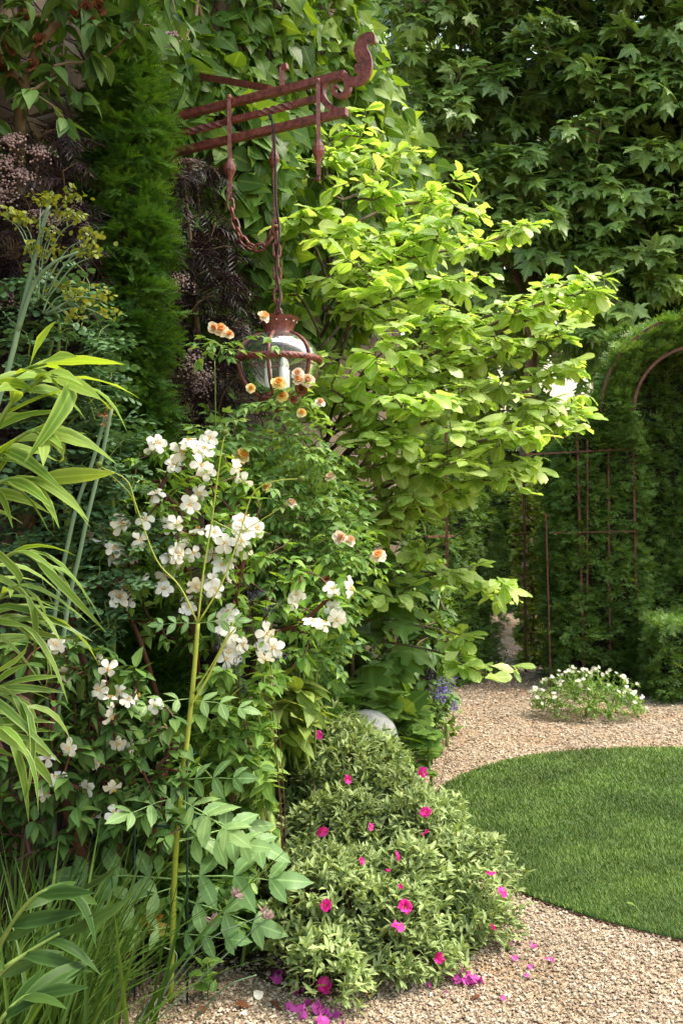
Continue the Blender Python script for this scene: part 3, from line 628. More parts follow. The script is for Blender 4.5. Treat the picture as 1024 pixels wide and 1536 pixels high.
# hedge pier right of the passage, arched niche, low hedge in front
hedge('yew_hedge', 'tall clipped yew hedge pier with rusty trellis bars right of the passage', 'hedge', [(2.0, 2.78, 9.05, 9.9, 0, 2.36, 'flt')], 2700, .09, 31, lump=.035)
hedge('yew_hedge', 'dark recessed yew hedge filling the arched niche', 'hedge', [(2.62, 4.4, 9.5, 10.2, 0, 3.35, 'ft')], 2100, .09, 32, lump=.04)
hedge('low_hedge', 'knee-high flat topped clipped hedge before the arched niche', 'hedge', [(2.68, 4.6, 8.3, 9.2, 0, .66, 'flt')], 2900, .075, 33, lump=.03)
AC = np.array([3.2, 8.98, 2.5])
def arch_yew():
    r = RNG(34); n = 6000; t = thing('yew_arch', (2.45, 9.0, 0), 'yew trained over the rusty iron arch above the hedge pier', 'topiary arch')
    a = np.pi*r.random(n); q = .62+.23*np.sqrt(r.random(n)); y = 8.95+.5*r.random(n)**1.5
    nr = np.stack([-np.cos(a), np.full(n, -.6), np.sin(a)], -1)
    pos = np.stack([AC[0]-q*np.cos(a), y, AC[2]+q*np.sin(a)], -1); pos = pos+.05*noise3(pos, 4, 1.5)[:, None]*nr
    lg = r.random(2400); p2 = np.stack([2.33+.3*r.random(2400), 8.97+.4*r.random(2400), 2.2+.45*lg], -1)
    f = merge([yew_cover(r, pos, nr, .11, T_yewfar), yew_cover(r, p2, np.tile([-.3, -1., 0], (2400, 1)), .11, T_yewfar)])
    aa = np.linspace(0, np.pi, 24)
    add('light_block_core', tube(np.stack([AC[0]-.75*np.cos(aa), np.full(24, 9.22), AC[2]+.75*np.sin(aa)], -1), .08, 8), M['core'], t)
    add('foliage', f, M['hedge'], t)
arch_yew()
# left side of the passage and beyond
pa, pb = np.array([.58, 8.3, 0]), np.array([1.74, 9.95, 0]); ang = math.atan2(*(pb-pa)[[1, 0]]); Lp = np.linalg.norm(pb-pa)
hedge('yew_hedge', 'shaded clipped yew hedge along the left side of the passage', 'hedge', [(-.75, Lp-.22, .05, .75, 0, 2.3, 'flrt')], 2300, .085, 35, pa, ang, lump=.035)
hedge('boundary_hedge', 'far dense green hedge closing the garden behind the passage', 'hedge', [(-9, 12, 16, 17, 0, 2.9, 'ft')], 170, .3, 36, lump=.25)
hedge('box_hedge', 'small bright green clipped box hedge under the spreading tree', 'hedge', [(.15, .75, 7.0, 7.35, 0, 1.2, 'flrt')], 1300, .08, 37, mat='vine', lump=.03, tpl=[xf(a, None) for a in T_small])

def passage_shrub():
    r = RNG(38)
    bush('pale_shrub', 'sunlit pale yellow-green shrub glimpsed through the hedge passage', 'shrub', [[(2.02, 10.55, 0), (2.02, 10.55, .8)]],
         [([(765, 720), (830, 720), (835, 1000), (775, 1000)], 1)], r, (10.25, 10.9), 420, T_round, 7, .075, M['pale'], M['brownstem'], .5)
    bush('pale_shrub', 'sunlit light green shrub crown rising behind the hedge pier', 'shrub', [[(3.0, 12.5, 0), (3.05, 12.5, 2.0)]],
         [([(862, 655), (910, 640), (915, 700), (862, 700)], 1)], r, (12.2, 12.9), 60, T_round, 8, .09, M['pale'], M['brownstem'], .5)
passage_shrub()

# trellis bars
def trellis():
    t = thing('iron_trellis', (1.9, 8.95, 0), 'rusty square-bar trellis and arch frame on the yew hedge', 'trellis')
    Y = 9.045
    def post(px0, py0, px1, py1, w=.022, y=Y):
        a, b = P(px0, py0, y), P(px1, py1, y); add('post', bar(a, b, w), M['rustbar'], t, False)
    post(826, 1052, 818, 770, .015); post(876, 1052, 864, 640, .023); post(914, 1000, 911, 640, .018); post(955, 1000, 948, 640, .021)
    post(880, 900, 880, 660, .014, 9.02)
    for (x0, y0, x1, y1, w) in ((828, 799, 956, 797, .013), (786, 682, 952, 673, .015), (690, 656, 862, 646, .014), (690, 664, 850, 655, .014)):
        add('rail', bar(P(x0, y0, Y-.035), P(x1, y1, Y-.035), w), M['rustbar'], t, False)
    for q, w, yy in ((.585, .03, 8.93), (.87, .024, 8.95)):
        aa = np.linspace(0, np.pi, 28); add('arch', tube(np.stack([AC[0]-q*np.cos(aa), np.full(28, yy), AC[2]+q*np.sin(aa)], -1), w*.6, 4, phase=np.pi/4), M['rustbar'], t, False)
    t2 = thing('iron_trellis', (.7, 8.1, 0), 'thin rusty trellis bars standing on the shaded passage hedge', 'trellis')
    for (x0, y0, x1, y1, d0, d1) in ((672, 1040, 668, 640, 8.15, 8.15), (788, 1008, 785, 700, 9.75, 9.75)):
        add('post', bar(P(x0, y0, d0), P(x1, y1, d1), .022), M['rustbar'], t2, False)
    ra, rb = P(640, 805, 7.98), P(788, 801, 9.72)
    for u0, u1 in ((0, .24), (.84, 1)): add('rail', bar(ra+(rb-ra)*u0, ra+(rb-ra)*u1, .014), M['rustbar'], t2, False)
trellis()

# ------------------------------------------------------------------ plane trees
def plane_tree(seed, base, label, limbs, vol, ncl, extra_px=None, tall=True, per=9, s=.21):
    r = RNG(seed); t = thing('plane_tree', base, label, 'plane tree', 'plane trees behind the hedges')
    tr = [spline(limbs[0], 6)]; st = []
    c, rad = np.array(vol[0]), np.array(vol[1])
    q = nrm(r.normal(size=(ncl, 3)))*(r.random((ncl, 1))**.45)
    tips = c+q*rad
    if extra_px is not None:
        poly, dr, n2 = extra_px; p = sample_poly(r, poly, n2); dd = dr[0]+(dr[1]-dr[0])*r.random(n2)**1.3
        tips = np.concatenate([tips, np.stack([P(a, b, e) for (a, b), e in zip(p, dd)])])
    q_ = to_px(tips); gap = in_poly(q_, [(832, 560), (868, 540), (908, 552), (915, 650), (845, 660)]) & (tips[:, 1] > 9) & (r.random(len(tips)) < .8) | in_poly(q_, [(760, 385), (840, 385), (850, 580), (785, 580)]) & (tips[:, 1] > 9) & (tips[:, 1] < 13.2); tips = tips[~gap]
    trunks = [spline(l, 6) for l in limbs]
    stems, td, npos, nd = grow(r, trunks, tips, step=.35, sag=.08, rt=.0045, power=.52, maxr=.27)
    k = per; T = np.repeat(tips, k, 0); D = np.repeat(td, k, 0); n = len(T); tone = np.repeat(r.random(len(tips)), k)
    D = nrm(D*.7+np.array([0, -.45, 0])+r.normal(size=(len(tips), 3)).repeat(k, 0)*.25); u = r.random((n, 1))
    side = perp(r, D); side[:, 2] *= .5; pos = T-D*(.55*(u-.3))-UP*(.22*np.maximum(0, .5-u))+side*.11
    d = D*.55+side*.85-UP*(.25+.45*r.random((n, 1))); nn = UP*.75+np.array([.1, -.75, 0])+side*.3+r.normal(size=(n, 3))*.35
    f = cloud(r, T_plane, pos, d, nn, s*(.6+.6*r.random(n)), np.clip(tone*.6+.45*r.random(n), 0, 1))
    add('trunk', stems, M['planebark'], t); add('crown', f, M['plane'], t)
b0 = np.array([2.45, 13.0, 0])
plane_tree(41, b0, 'big plane tree with a thick mottled trunk behind the bright tree', [
    [b0, b0+[-.05, 0, 2.2], P(795, 560, 13), P(800, 470, 13), P(790, 330, 13), P(770, 100, 13.2), P(760, -300, 13.2)],
    [P(798, 500, 13), P(770, 410, 12.8), P(720, 290, 12.6), P(660, 120, 12.4)], [P(800, 450, 13), P(850, 380, 12.8), P(920, 250, 12.4), P(980, 60, 12.2)]],
    ((2.6, 13.2, 6.6), (3.2, 2.2, 2.9)), 420, ([(560, -250), (1090, -250), (1090, 420), (900, 470), (860, 590), (800, 530), (700, 420), (620, 330)], (10.5, 12.9), 640), s=.17, per=23)
b1 = np.array([5.6, 12.5, 0])
plane_tree(42, b1, 'plane tree spreading at the right edge behind the arch', [
    [b1, b1+[0, 0, 2.5], b1+[-.1, .2, 5], b1+[0, 0, 8]], [b1+[0, 0, 2.6], b1+[-1.2, -.6, 4.2], b1+[-2.0, -1, 5.4]], [b1+[0, 0, 3], b1+[-.9, .4, 3.9], b1+[-2.2, .2, 4.2]]],
    ((5.2, 12.4, 6.4), (2.6, 2.2, 3.2)), 300, ([(880, 260), (1100, 260), (1100, 640), (1010, 560), (960, 520), (900, 600), (860, 560)], (11.2, 13.0), 250), s=.17, per=22)
b2 = np.array([.6, 15.0, 0])
plane_tree(43, b2, 'plane tree in deep shade behind the end of the vine', [
    [b2, b2+[0, 0, 2.5], b2+[.1, 0, 6], b2+[0, 0, 9]], [b2+[0, 0, 3], b2+[1.2, -.5, 5]], [b2+[0, 0, 4], b2+[-1.2, -.5, 6]]],
    ((.9, 15.2, 6.2), (3.4, 1.8, 4.0)), 520, None)
plane_tree(44, np.array([5.2, 17.5, 0]), 'distant plane tree filling the gaps behind the big plane', [
    [(5.2, 17.5, 0), (5.2, 17.5, 3), (5.1, 17.5, 7), (5.2, 17.6, 10)], [(5.2, 17.5, 3.5), (3.2, 17.2, 6)], [(5.2, 17.5, 4), (7.2, 17.3, 6.5)]],
    ((4.6, 17.6, 7.4), (5.0, 1.8, 3.9)), 620, None, per=10, s=.25)

plane_tree(45, np.array([8.6, 5.4, 0]), 'tall unseen plane tree added right of the lawn to shade the wall', [  # out-of-view tree, added to cast shade on the upper left wall
    [(8.6, 5.4, 0), (8.6, 5.4, 6), (8.5, 5.4, 12), (8.4, 5.5, 20)], [(8.55, 5.4, 13), (7.6, 4.6, 18), (7.2, 4.2, 20)], [(8.55, 5.4, 14), (7.7, 6.2, 19)]],
    ((7.8, 4.6, 20.9), (2.4, 1.65, 2.5)), 330, None, per=11, s=.34)

def house():
    t = thing('distant_house', (7.5, 32, 0), 'pale rendered house with slate roof far behind the hedges', 'house')
    add('wall', box((4.5, 32, 0), (13, 38, 3.1)), M['plaster'], t, False)
    V = [(4.2, 31.7, 3.1), (13.3, 31.7, 3.1), (13.3, 38.3, 3.1), (4.2, 38.3, 3.1), (4.2, 35, 4.9), (13.3, 35, 4.9)]
    add('roof', piece(V, [(0, 4, 3), (1, 2, 5)], [(0, 1, 5, 4), (2, 3, 4, 5), (0, 3, 2, 1)]), M['slate'], t, False)
    for x in (6.2, 8.4, 10.6):
        f = add('window', box((x, 31.94, 1.3), (x+1.0, 31.997, 2.6)), M['bulb'], t, False)
        add('pane', box((x+.08, 31.93, 1.38), (x+.92, 31.938, 2.52)), M['dimglass'], f, False)
house()

# ------------------------------------------------------------------ magnolia
def magnolia():
    r = RNG(51); b = P(486, 1003, 5.4); b[2] = 0
    t = thing('magnolia_tree', b, 'wide bright yellow-green broad-leaved tree arching over the path', 'tree')
    trunk = spline([b, P(488, 900, 5.4), P(482, 760, 5.4), P(484, 660, 5.35), P(478, 540, 5.3), P(500, 400, 5.4), P(515, 300, 5.5)], 8)
    ends = [(780, 345, 5.6), (720, 322, 5.2), (695, 415, 4.8), (905, 432, 5.1), (890, 448, 5.3), (850, 500, 4.8), (850, 552, 5.4), (872, 612, 4.9), (860, 630, 5.3), (800, 650, 4.6), (775, 722, 4.8), (800, 700, 5.2), (700, 690, 4.5), (640, 600, 4.4),
            (600, 505, 4.4), (560, 420, 4.5), (520, 350, 4.6), (660, 285, 5.8), (600, 240, 5.8), (540, 205, 5.6), (490, 240, 5.2), (450, 330, 4.9), (445, 430, 5.0), (560, 660, 4.5), (620, 745, 4.6), (725, 790, 4.9), (560, 800, 4.7), (640, 835, 4.9),
            (758, 888, 5.0), (700, 955, 5.1), (728, 1012, 5.0), (590, 905, 4.9), (700, 540, 5.7), (640, 460, 5.9), (770, 590, 5.9), (620, 370, 5.0), (700, 600, 4.7), (760, 520, 5.0), (690, 860, 5.1), (520, 590, 4.6), (520, 720, 4.7), (820, 460, 5.3), (640, 350, 5.4), (560, 300, 5.1), (690, 480, 4.6)]
    L = [trunk]; tips = []
    for x, y, d in ends:
        e = P(x, y, d); h = np.hypot(*(e-trunk[20])[:2]); zs = np.clip(e[2]-.42*h+(.35 if y > 840 else 0), .35, 3.3); k = int(np.argmin(abs(trunk[:, 2]-zs))); a = trunk[k]; Ln = np.linalg.norm(e-a)
        q = spline([a, a+(e-a)*.35+UP*.05*Ln+r.normal(size=3)*.05, a+(e-a)*.72+UP*.05*Ln+r.normal(size=3)*.04, e], 7); L.append(q)
        low_ = y > 770; n = int((9+13*Ln)*(.38 if low_ else .9)); lim = nrm(e-a); lat = nrm(np.cross(lim, UP)); u = (.62 if low_ else .28)+(.38 if low_ else .72)*r.random(n)**.75; u[0] = 1
        ii = np.minimum((u*(len(q)-1)).astype(int), len(q)-1)
        w_ = r.normal(size=n)*.2*(1.15-.75*u); w_[0] = 0
        tips.append(q[ii]+lat*w_[:, None]+UP*(r.normal(size=n)*.025+.02)[:, None]+lim*(abs(w_)*.5)[:, None])
    tips = np.concatenate(tips); q_ = to_px(tips)
    tips = tips[~(in_poly(q_, [(640, 755), (705, 770), (735, 722), (790, 728), (870, 700), (870, 875), (775, 865), (720, 842), (640, 825)]) | in_poly(q_, [(540, 925), (690, 935), (680, 985), (640, 1000), (640, 1050), (540, 1050)]))]
    stems, td, npos, nd = grow(r, L, tips, step=.08, sag=.04, rt=.0025, power=.45, maxr=.055)
    pos, d, n = rosettes(r, tips, td, 6, .6, .3, .12, .07); m = r.random(len(npos)) < .22
    p2, d2, n2 = rosettes(r, npos[m], nd[m], 1, .5, .3, .14, 0)
    pos, d, n = np.concatenate([pos, p2]), np.concatenate([d, d2]), np.concatenate([n, n2])
    n = n+np.array([.15, -.3, 0])
    add('trunk', stems, M['bark'], t); add('crown', cloud(r, T_obov, pos, d, n, .072+.075*r.random(len(pos))), M['magnolia'], t)
magnolia()

# ------------------------------------------------------------------ lamp bracket, chains, lantern
def B(px, py, off=0.0):
    y = 7.7467/((px-512)/FPX+1.8667); return P(px, py, y+off)
BN = nrm(np.array([-.47, -.88, 0]))*1.0      # sideways of the bracket's plane is across this
def plate(pts, ws, th):
    """flat curled strap of varying width in the bracket's own plane"""
    pts = np.asarray(pts); tt = nrm(np.gradient(pts, axis=0)); pn = nrm(np.array([.45, .84, 0.])); sd_ = np.cross(tt, pn); m = len(pts); V = []
    for i in range(m):
        for a, c in ((-1, -1), (1, -1), (1, 1), (-1, 1)): V.append(pts[i]+sd_[i]*ws[i]*.5*a+pn*th*.5*c)
    F = [(i*4+j, i*4+(j+1) % 4, i*4+4+(j+1) % 4, i*4+4+j) for i in range(m-1) for j in range(4)]+[(3, 2, 1, 0), ((m-1)*4, (m-1)*4+1, (m-1)*4+2, (m-1)*4+3)]
    return piece(V, E3, F)
def bracket():
    t = thing('lamp_bracket', B(243, 204), 'ornate red-brown wrought iron bracket reaching out from the wall', 'bracket')
    ir = M['iron']
    ext = lambda a, b, k: np.asarray(a)+(np.asarray(a)-np.asarray(b))*k
    a, b = B(243, 181), B(518, 112); add('top_bar', bar(ext(a, b, .2), b, .031), ir, t, False)
    a, b = B(252, 205), B(482, 146); seg = [bar(ext(a, b, .22), B(285, 197), .024), bar(B(285, 197), B(336, 184), .025, 7, 24), bar(B(336, 184), B(390, 170), .024), bar(B(390, 170), B(440, 157), .025, 7, 24), bar(B(440, 157), b, .024)]
    add('twisted_bar', merge(seg), ir, t, False)
    a, b = B(249, 232), B(520, 168); add('lower_bar', bar(ext(a, b, .22), b, .031), ir, t, False)
    br = B(405, 133); add('brace', bar(br, np.array([-1.1, 5.9, 3.72]) if False else P(240, 104, 5.1), .028), ir, t, False)
    add('hook_stub', merge([bar(B(423, 130), B(423, 102), .022), bar(B(422, 103), B(431, 99), .022)]), ir, t, False)
    fin = spline([B(512, 112), B(526, 122), B(540, 121), B(549, 108), B(548, 92), B(541, 76), B(545, 62), B(556, 56), B(560, 66)], 7)
    u = np.linspace(0, 1, len(fin)); wv = np.interp(u, [0, .2, .4, .55, .75, .88, 1], [.034, .04, .05, .062, .055, .035, .022])
    add('finial', merge([plate(fin, wv, .014), plate(spline([B(546, 108), B(538, 107), B(534, 101), B(537, 97)], 5), np.linspace(.03, .008, 16), .013)]), ir, t, False)
    sc = spline([B(514, 168), B(497, 162), B(486, 150), B(483, 137), B(488, 124), B(498, 116), B(511, 114), B(520, 121), B(522, 133), B(517, 143), B(508, 145), B(501, 139), B(502, 131), B(507, 130)], 6)
    add('scroll', plate(sc, np.interp(np.linspace(0, 1, len(sc)), [0, .1, .6, 1], [.02, .026, .024, .012]), .03), ir, t, False)
    def rod(px0, py0, px1, py1, bulb, off):
        a, b = B(px0, py0, off), B(px1, py1, off); ps = [bar(a, b, .017)]
        if bulb:
            c = B(px1+(px0-px1)*.35, bulb, off); ps.append(lathe([(.006, -.065), (.014, -.04), (.027, -.008), (.025, .012), (.012, .04), (.006, .065)], 10, c))
        ps.append(ball(a, .013, 8, 6)); add('hanging_rod', merge(ps), ir, t, False)
    rod(344, 146, 345, 300, 253, -.028); rod(477, 122, 478, 264, 225, -.028)
    hk = spline([B(478, 262, -.028), B(478, 269, -.028), B(476, 271, -.028), B(475, 266, -.028)], 5); add('hook', tube(hk, .007, 6), ir, t)
    cl = spline([B(252, 236), B(262, 240), B(267, 249), B(263, 259), B(254, 262), B(246, 257)], 6); add('curl', plate(cl, np.linspace(.03, .014, len(cl)), .012), ir, t, False)
bracket()
def chain(pts, link=.05, r=.0055, wd=.014):
    pts = spline(pts, 20); L = np.concatenate([[0], np.cumsum(np.linalg.norm(np.diff(pts, axis=0), axis=1))]); n = max(2, int(L[-1]/(link*.76))); ps = []
    for i in range(n):
        s = (i+.5)/n*L[-1]; c = np.array([np.interp(s, L, pts[:, k]) for k in range(3)]); c2 = np.array([np.interp(min(s+.01, L[-1]), L, pts[:, k]) for k in range(3)]); c1 = np.array([np.interp(max(s-.01, 0), L, pts[:, k]) for k in range(3)])
        R = frames((c2-c1)[None], (np.array([.9, .3, .2]) if i % 2 else np.array([-.3, .9, .2]))[None])[0]
        a = np.arange(14)*2*np.pi/14; e = np.stack([wd*np.cos(a), (link/2-wd)*np.sign(np.sin(a))*np.minimum(1, abs(np.sin(a))*3)+wd*np.sin(a), 0*a], -1)
        ps.append(tube(e@R.T+c, r, 5, closed=True))
    return merge(ps)
tag(add('hanging_chain', merge([bar(B(410, 186), B(414, 335), .016), lathe([(.006, -.06), (.013, -.035), (.024, -.006), (.022, .012), (.011, .035), (.006, .06)], 10, B(411, 238)), chain([B(414, 332), B(415.5, 400), B(417, 470)], .062, .006, .015)]), M['iron'], smooth=False),
    'red-brown iron rod and chain carrying the lantern', 'chain')
tag(add('hanging_chain', chain([B(345, 299, -.028), B(349, 323, -.028), B(359, 350, -.02), B(373, 369, -.02), B(391, 371, -.02), B(405, 358, -.01), B(414, 341, -.01)], .055, .006, .014), M['iron']),
    'red-brown chain swagged in a loop beside the lantern rod', 'chain')
cb = spline([B(405, 180, -.03), B(404, 172, -.02), B(409, 186, -.03), B(413, 240, -.025), B(414, 300, -.022), B(419, 350, -.02), B(414, 400, -.025), B(420, 440, -.02), B(419, 462, -.03), B(426, 477, -.03)], 7)
tag(add('lamp_cable', tube(cb, .0045, 6), M['cable']), 'thin black electric cable twined down the lantern chain', 'cable')
def lantern():
    c = B(417.5, 541); R = 62/FPX*c[1]; t = thing('globe_lantern', c, 'round clear glass globe lantern with red-brown metal ribs', 'lantern'); ir = M['iron']
    z = lambda py: (541-py)/FPX*c[1]
    th = np.linspace(np.arcsin(.38), np.pi/2, 9); top = [(R*np.sin(a)*.985, R*np.cos(a)*.70) for a in th]
    bot = [(R*.985*math.cos(a)**.9, -R*.96*math.sin(a)) for a in np.linspace(0, 1.16, 10)]
    prof = top+bot[1:]
    gl = add('globe', lathe(prof, 40, c), M['glass'], t)
    n = 72; a = np.arange(n)*2*np.pi/n; rb = R*1.02; bd = []
    for ph in (0, np.pi):
        w_ = np.sin(a*24+ph); bd.append(tube(np.stack([(rb+.004*w_)*np.cos(a), (rb+.004*w_)*np.sin(a), .006*np.cos(a*24+ph)], -1)+c, .0065, 5, closed=True))
    bd.append(lathe([(rb-.004, -.013), (rb+.004, -.013), (rb+.004, .013), (rb-.004, .013)], 48, c))
    add('band', merge(bd), ir, t)
    for k in range(6):
        an = math.radians(-100+60*k); pr = np.array(prof); q = np.stack([(pr[:, 0]+.004)*math.cos(an), (pr[:, 0]+.004)*math.sin(an), pr[:, 1]], -1)+c
        add('rib', tube(spline(q, 3), .0072, 6), ir, t)
    n2 = 40; gal = [(.078, z(513)), (.086, z(509)), (.066, z(503)), (.061, z(497)), (.069, z(488)), (.09, z(477))]
    g = lathe(gal, n2, c); a = np.arange(n2)*2*np.pi/n2; g[0][-n2:, 2] += .006*np.cos(a*14)
    pins = merge([ball(c+np.array([.071*math.cos(k*.52), .071*math.sin(k*.52), z(484)]), .0035, 6, 4) for k in range(12)])
    rim = [lathe([(.075, z(513)), (R*.47, z(514)), (R*.47, z(516)), (.07, z(516))], 40, c), tube(np.stack([.068*np.cos(a), .068*np.sin(a), np.full(n2, z(507))+.003*np.cos(a*20)], -1)+c, .005, 5, closed=True)]
    add('crown_gallery', merge([g]+rim), ir, t)
    for k in range(12): add('rivet', ball((0, 0, 0), .0035, 6, 4), M['bulb'], t, loc=c+np.array([.079*math.cos(k*.52), .079*math.sin(k*.52), z(484)]))
    add('base_plate', lathe([(.06, z(596)), (R*.48, z(598)), (R*.5, z(601)), (R*.42, z(605)), (.05, z(610)), (.012, z(618)), (.001, z(620))], 30, c), ir, t)
    for dx, dy in ((-.045, .01), (.022, -.035), (.03, .045)):
        k = add('candle_bulb', lathe([(.001, .028), (.006, .022), (.0135, 0), (.0145, -.012), (.011, -.022), (.017, -.024), (.017, -.125)], 12, c+np.array([dx, dy, -.01])), M['bulb'], t)
    add('bulb_holder', merge([lathe([(.075, -.137), (.075, -.145), (.01, -.15), (.008, -.16)], 20, c), tube([c+UP*(-.145), c+UP*z(600)], .008, 6)]), M['iron'], t); add('neck_tube', tube([c+UP*z(500), c+UP*z(475)], .02, 6), ir, t)
    add('loop', tube(np.stack([.016*np.cos(np.arange(12)*.5236), 0*np.arange(12), .022*np.sin(np.arange(12)*.5236)], -1)+c+UP*z(470), .005, 5, closed=True), ir, t)
lantern()

# ------------------------------------------------------------------ flowers as parts
def flower_set(parent, name, tpl_meshes, pts, face, size, r, jit=.35):
    for p in pts:
        o = bpy.data.objects.new(name, tpl_meshes[r.integers(len(tpl_meshes))]); C.objects.link(o); o.parent = parent
        o.location = np.asarray(p)-np.asarray(parent.location)
        z = nrm(np.asarray(face)+r.normal(size=3)*jit); o.rotation_mode = 'QUATERNION'
        q = Vector(z).to_track_quat('Z', 'Y'); from mathutils import Quaternion
        o.rotation_quaternion = q @ Quaternion((0, 0, 1), r.random()*6.28); s = size*(.85+.3*r.random()); o.scale = (s, s, s)
MOCK = [mesh('mock_orange_flower', mock_flower(k), M['white']) for k in range(8)]
def mock_orange():
    r = RNG(61)
    top = [(230, 672), (270, 678), (262, 697), (315, 658), (308, 676), (300, 697), (355, 703), (310, 707), (234, 748), (285, 757), (300, 740), (160, 797), (185, 782), (212, 797), (150, 812), (172, 824), (195, 838), (255, 790), (265, 784), (297, 797),
           (290, 830), (268, 828), (330, 800), (347, 792), (362, 812), (377, 795), (370, 778), (320, 832), (337, 815), (193, 852), (212, 872), (248, 862), (264, 872), (246, 884), (292, 877), (320, 870), (342, 862), (178, 897), (255, 838), (345, 952), (334, 930), (400, 950), (410, 972),
           (362, 968), (398, 987), (374, 1043), (405, 1022), (345, 977), (282, 912), (522, 882), (498, 885), (468, 935), (505, 928), (440, 903), (340, 845), (210, 810), (275, 805)]
    low = [(85, 965), (147, 985), (163, 1002), (97, 1010), (180, 1038), (192, 1050), (204, 1043), (165, 1048), (150, 1035), (233, 1058), (165, 1075), (177, 1115), (193, 1123), (72, 1137), (145, 1143), (130, 1185), (170, 1182), (68, 1190), (105, 1122), (85, 1167), (143, 1228), (172, 1220)]
    top = top+[(x+14*r.normal(), y+12*r.normal()) for x, y in top[:56] if r.random() < .72]; pt = [P(x, y, 3.46+.22*r.random()) for x, y in top]; pl = [P(x, y, 3.1+.2*r.random()) for x, y in low]
    b = np.array([-.5, 3.95, 0])
    t, tips = bush('mock_orange', 'arching shrub covered in white mock orange flowers', 'shrub',
        [[b, P(300, 1080, 3.9), P(285, 900, 3.85), P(270, 760, 3.75)], [b, P(340, 1000, 3.9), P(360, 860, 3.8), P(390, 760, 3.75)], [b, P(210, 960, 3.7), P(150, 900, 3.65)], [b, P(380, 1010, 3.9), P(470, 920, 3.75)],
         [b+[0, -.3, 0], P(110, 940, 3.6), P(180, 870, 3.6), P(230, 810, 3.6)]],
        [([(150, 790), (200, 665), (330, 650), (390, 750), (400, 840), (300, 900), (160, 890)], .55), ([(300, 880), (440, 800), (535, 870), (510, 950), (400, 1040), (320, 1020)], .3), ([(140, 850), (300, 860), (320, 980), (200, 960)], .15)],
        r, (3.55, 4.0), 250, T_ovate, 5, .062, M['mock'], M['redstem'], .35, fwd=.7, flat=.7, droop=.12, tips_extra=np.array(pt)+[0, .03, -.02])
    flower_set(t, 'flower', MOCK, pt, (0.25, -1, .45), .075, r, .5)
    b = np.array([-.75, 3.45, 0])
    t2, _ = bush('mock_orange', 'shaded lower mock orange bush with sparse white flowers', 'shrub',
        [[b, P(170, 1200, 3.4), P(150, 1080, 3.35)], [b, P(90, 1180, 3.3), P(80, 1050, 3.3)], [b, P(240, 1200, 3.4), P(260, 1080, 3.4)]],
        [([(-60, 950), (150, 960), (260, 1040), (300, 1150), (270, 1280), (60, 1300), (-60, 1300)], 1)],
        r, (3.1, 3.6), 290, T_ovate, 5, .068, M['dark'], M['redstem'], .35, fwd=.6, flat=.7, droop=.2, tips_extra=np.array(pl)+[0, .03, -.02])  # darker leaf colour than the upper bush, painting in the shade down here
    flower_set(t2, 'flower', MOCK, pl, (0.25, -1, .3), .06, r, .6)
mock_orange()

ROSEM = {c: [mesh('rose_flower', rose_flower(k), M[c]) for k in range(3)] for c in ('peach', 'yellow', 'blush', 'rust')}
def roses():
    r = RNG(63); b = np.array([-.12, 4.25, 0])
    spots = {'peach': [(331, 496, .07), (320, 492, .045), (343, 502, .04), (395, 476, .05), (568, 836, .065), (449, 572, .05)], 'yellow': [(418, 576, .07), (424, 594, .05), (361, 686, .075), (400, 730, .05), (452, 620, .045), (376, 583, .045), (362, 690, .045)],
             'blush': [(447, 562, .065), (461, 572, .06), (496, 718, .055), (436, 757, .05), (480, 605, .045), (523, 812, .06), (508, 806, .06)], 'rust': [(452, 584, .05), (490, 870, .035), (440, 600, .04)]}
    pts = [P(x, y, 4.0) for v in spots.values() for x, y, s in v]
    t, tips = bush('rose_bush', 'tall loose rose bush with peach and yellow blooms under the lantern', 'rose bush',
        [[b, P(440, 900, 4.15), P(420, 760, 4.1), P(432, 640, 4.08)], [b, P(380, 860, 4.15), P(330, 700, 4.12), P(322, 540, 4.08)], [b, P(480, 900, 4.1), P(530, 840, 4.05)], [b, P(400, 900, 4.15), P(362, 720, 4.1)]],
        [([(345, 660), (470, 640), (520, 720), (545, 840), (480, 900), (380, 890), (340, 760)], .85), ([(290, 640), (340, 600), (390, 680), (350, 740)], .1), ([(420, 880), (530, 870), (520, 1000), (440, 1000)], .2)],
        r, (4.02, 4.4), 300, T_rose, 3, .11, M['rose'], M['greenstem'], .3, fwd=.6, flat=.6, droop=.15, tips_extra=np.array(pts)+[0, .06, -.05], rt=.001, maxr=.005)
    for c, v in spots.items():
        for x, y, s in v: flower_set(t, 'bloom', ROSEM[c], [P(x, y, 3.98)], (.15, -1, .5), s*.92, r)
    # dried climbing rose top left
    sp = [(130, 15), (137, 35), (148, 12), (118, 28), (62, 62), (15, 72), (5, 105), (50, 100), (35, 25)]
    b = np.array([-1.32, 4.0, 0]); pts = [P(x, y, 3.75) for x, y in sp]
    t, _ = bush('climbing_rose', 'shaded climbing rose with faded rusty blooms high on the wall', 'climbing rose',
        [[b, (-1.28, 4.0, 1.6), P(30, 300, 3.9), P(40, 120, 3.8), P(100, 20, 3.8), P(220, -60, 3.9)]],
        [([(-60, -120), (330, -120), (260, 60), (180, 60), (120, 170), (40, 260), (-60, 260)], 1)], r, (3.65, 4.0), 120, T_ovate, 4, .11, M['dark'], M['brownstem'], .3, fwd=.5, flat=.5, droop=.6, tips_extra=pts, rt=.0025)
    flower_set(t, 'faded_bloom', ROSEM['rust'], pts, (.3, -1, .0), .065, r, .6)
roses()

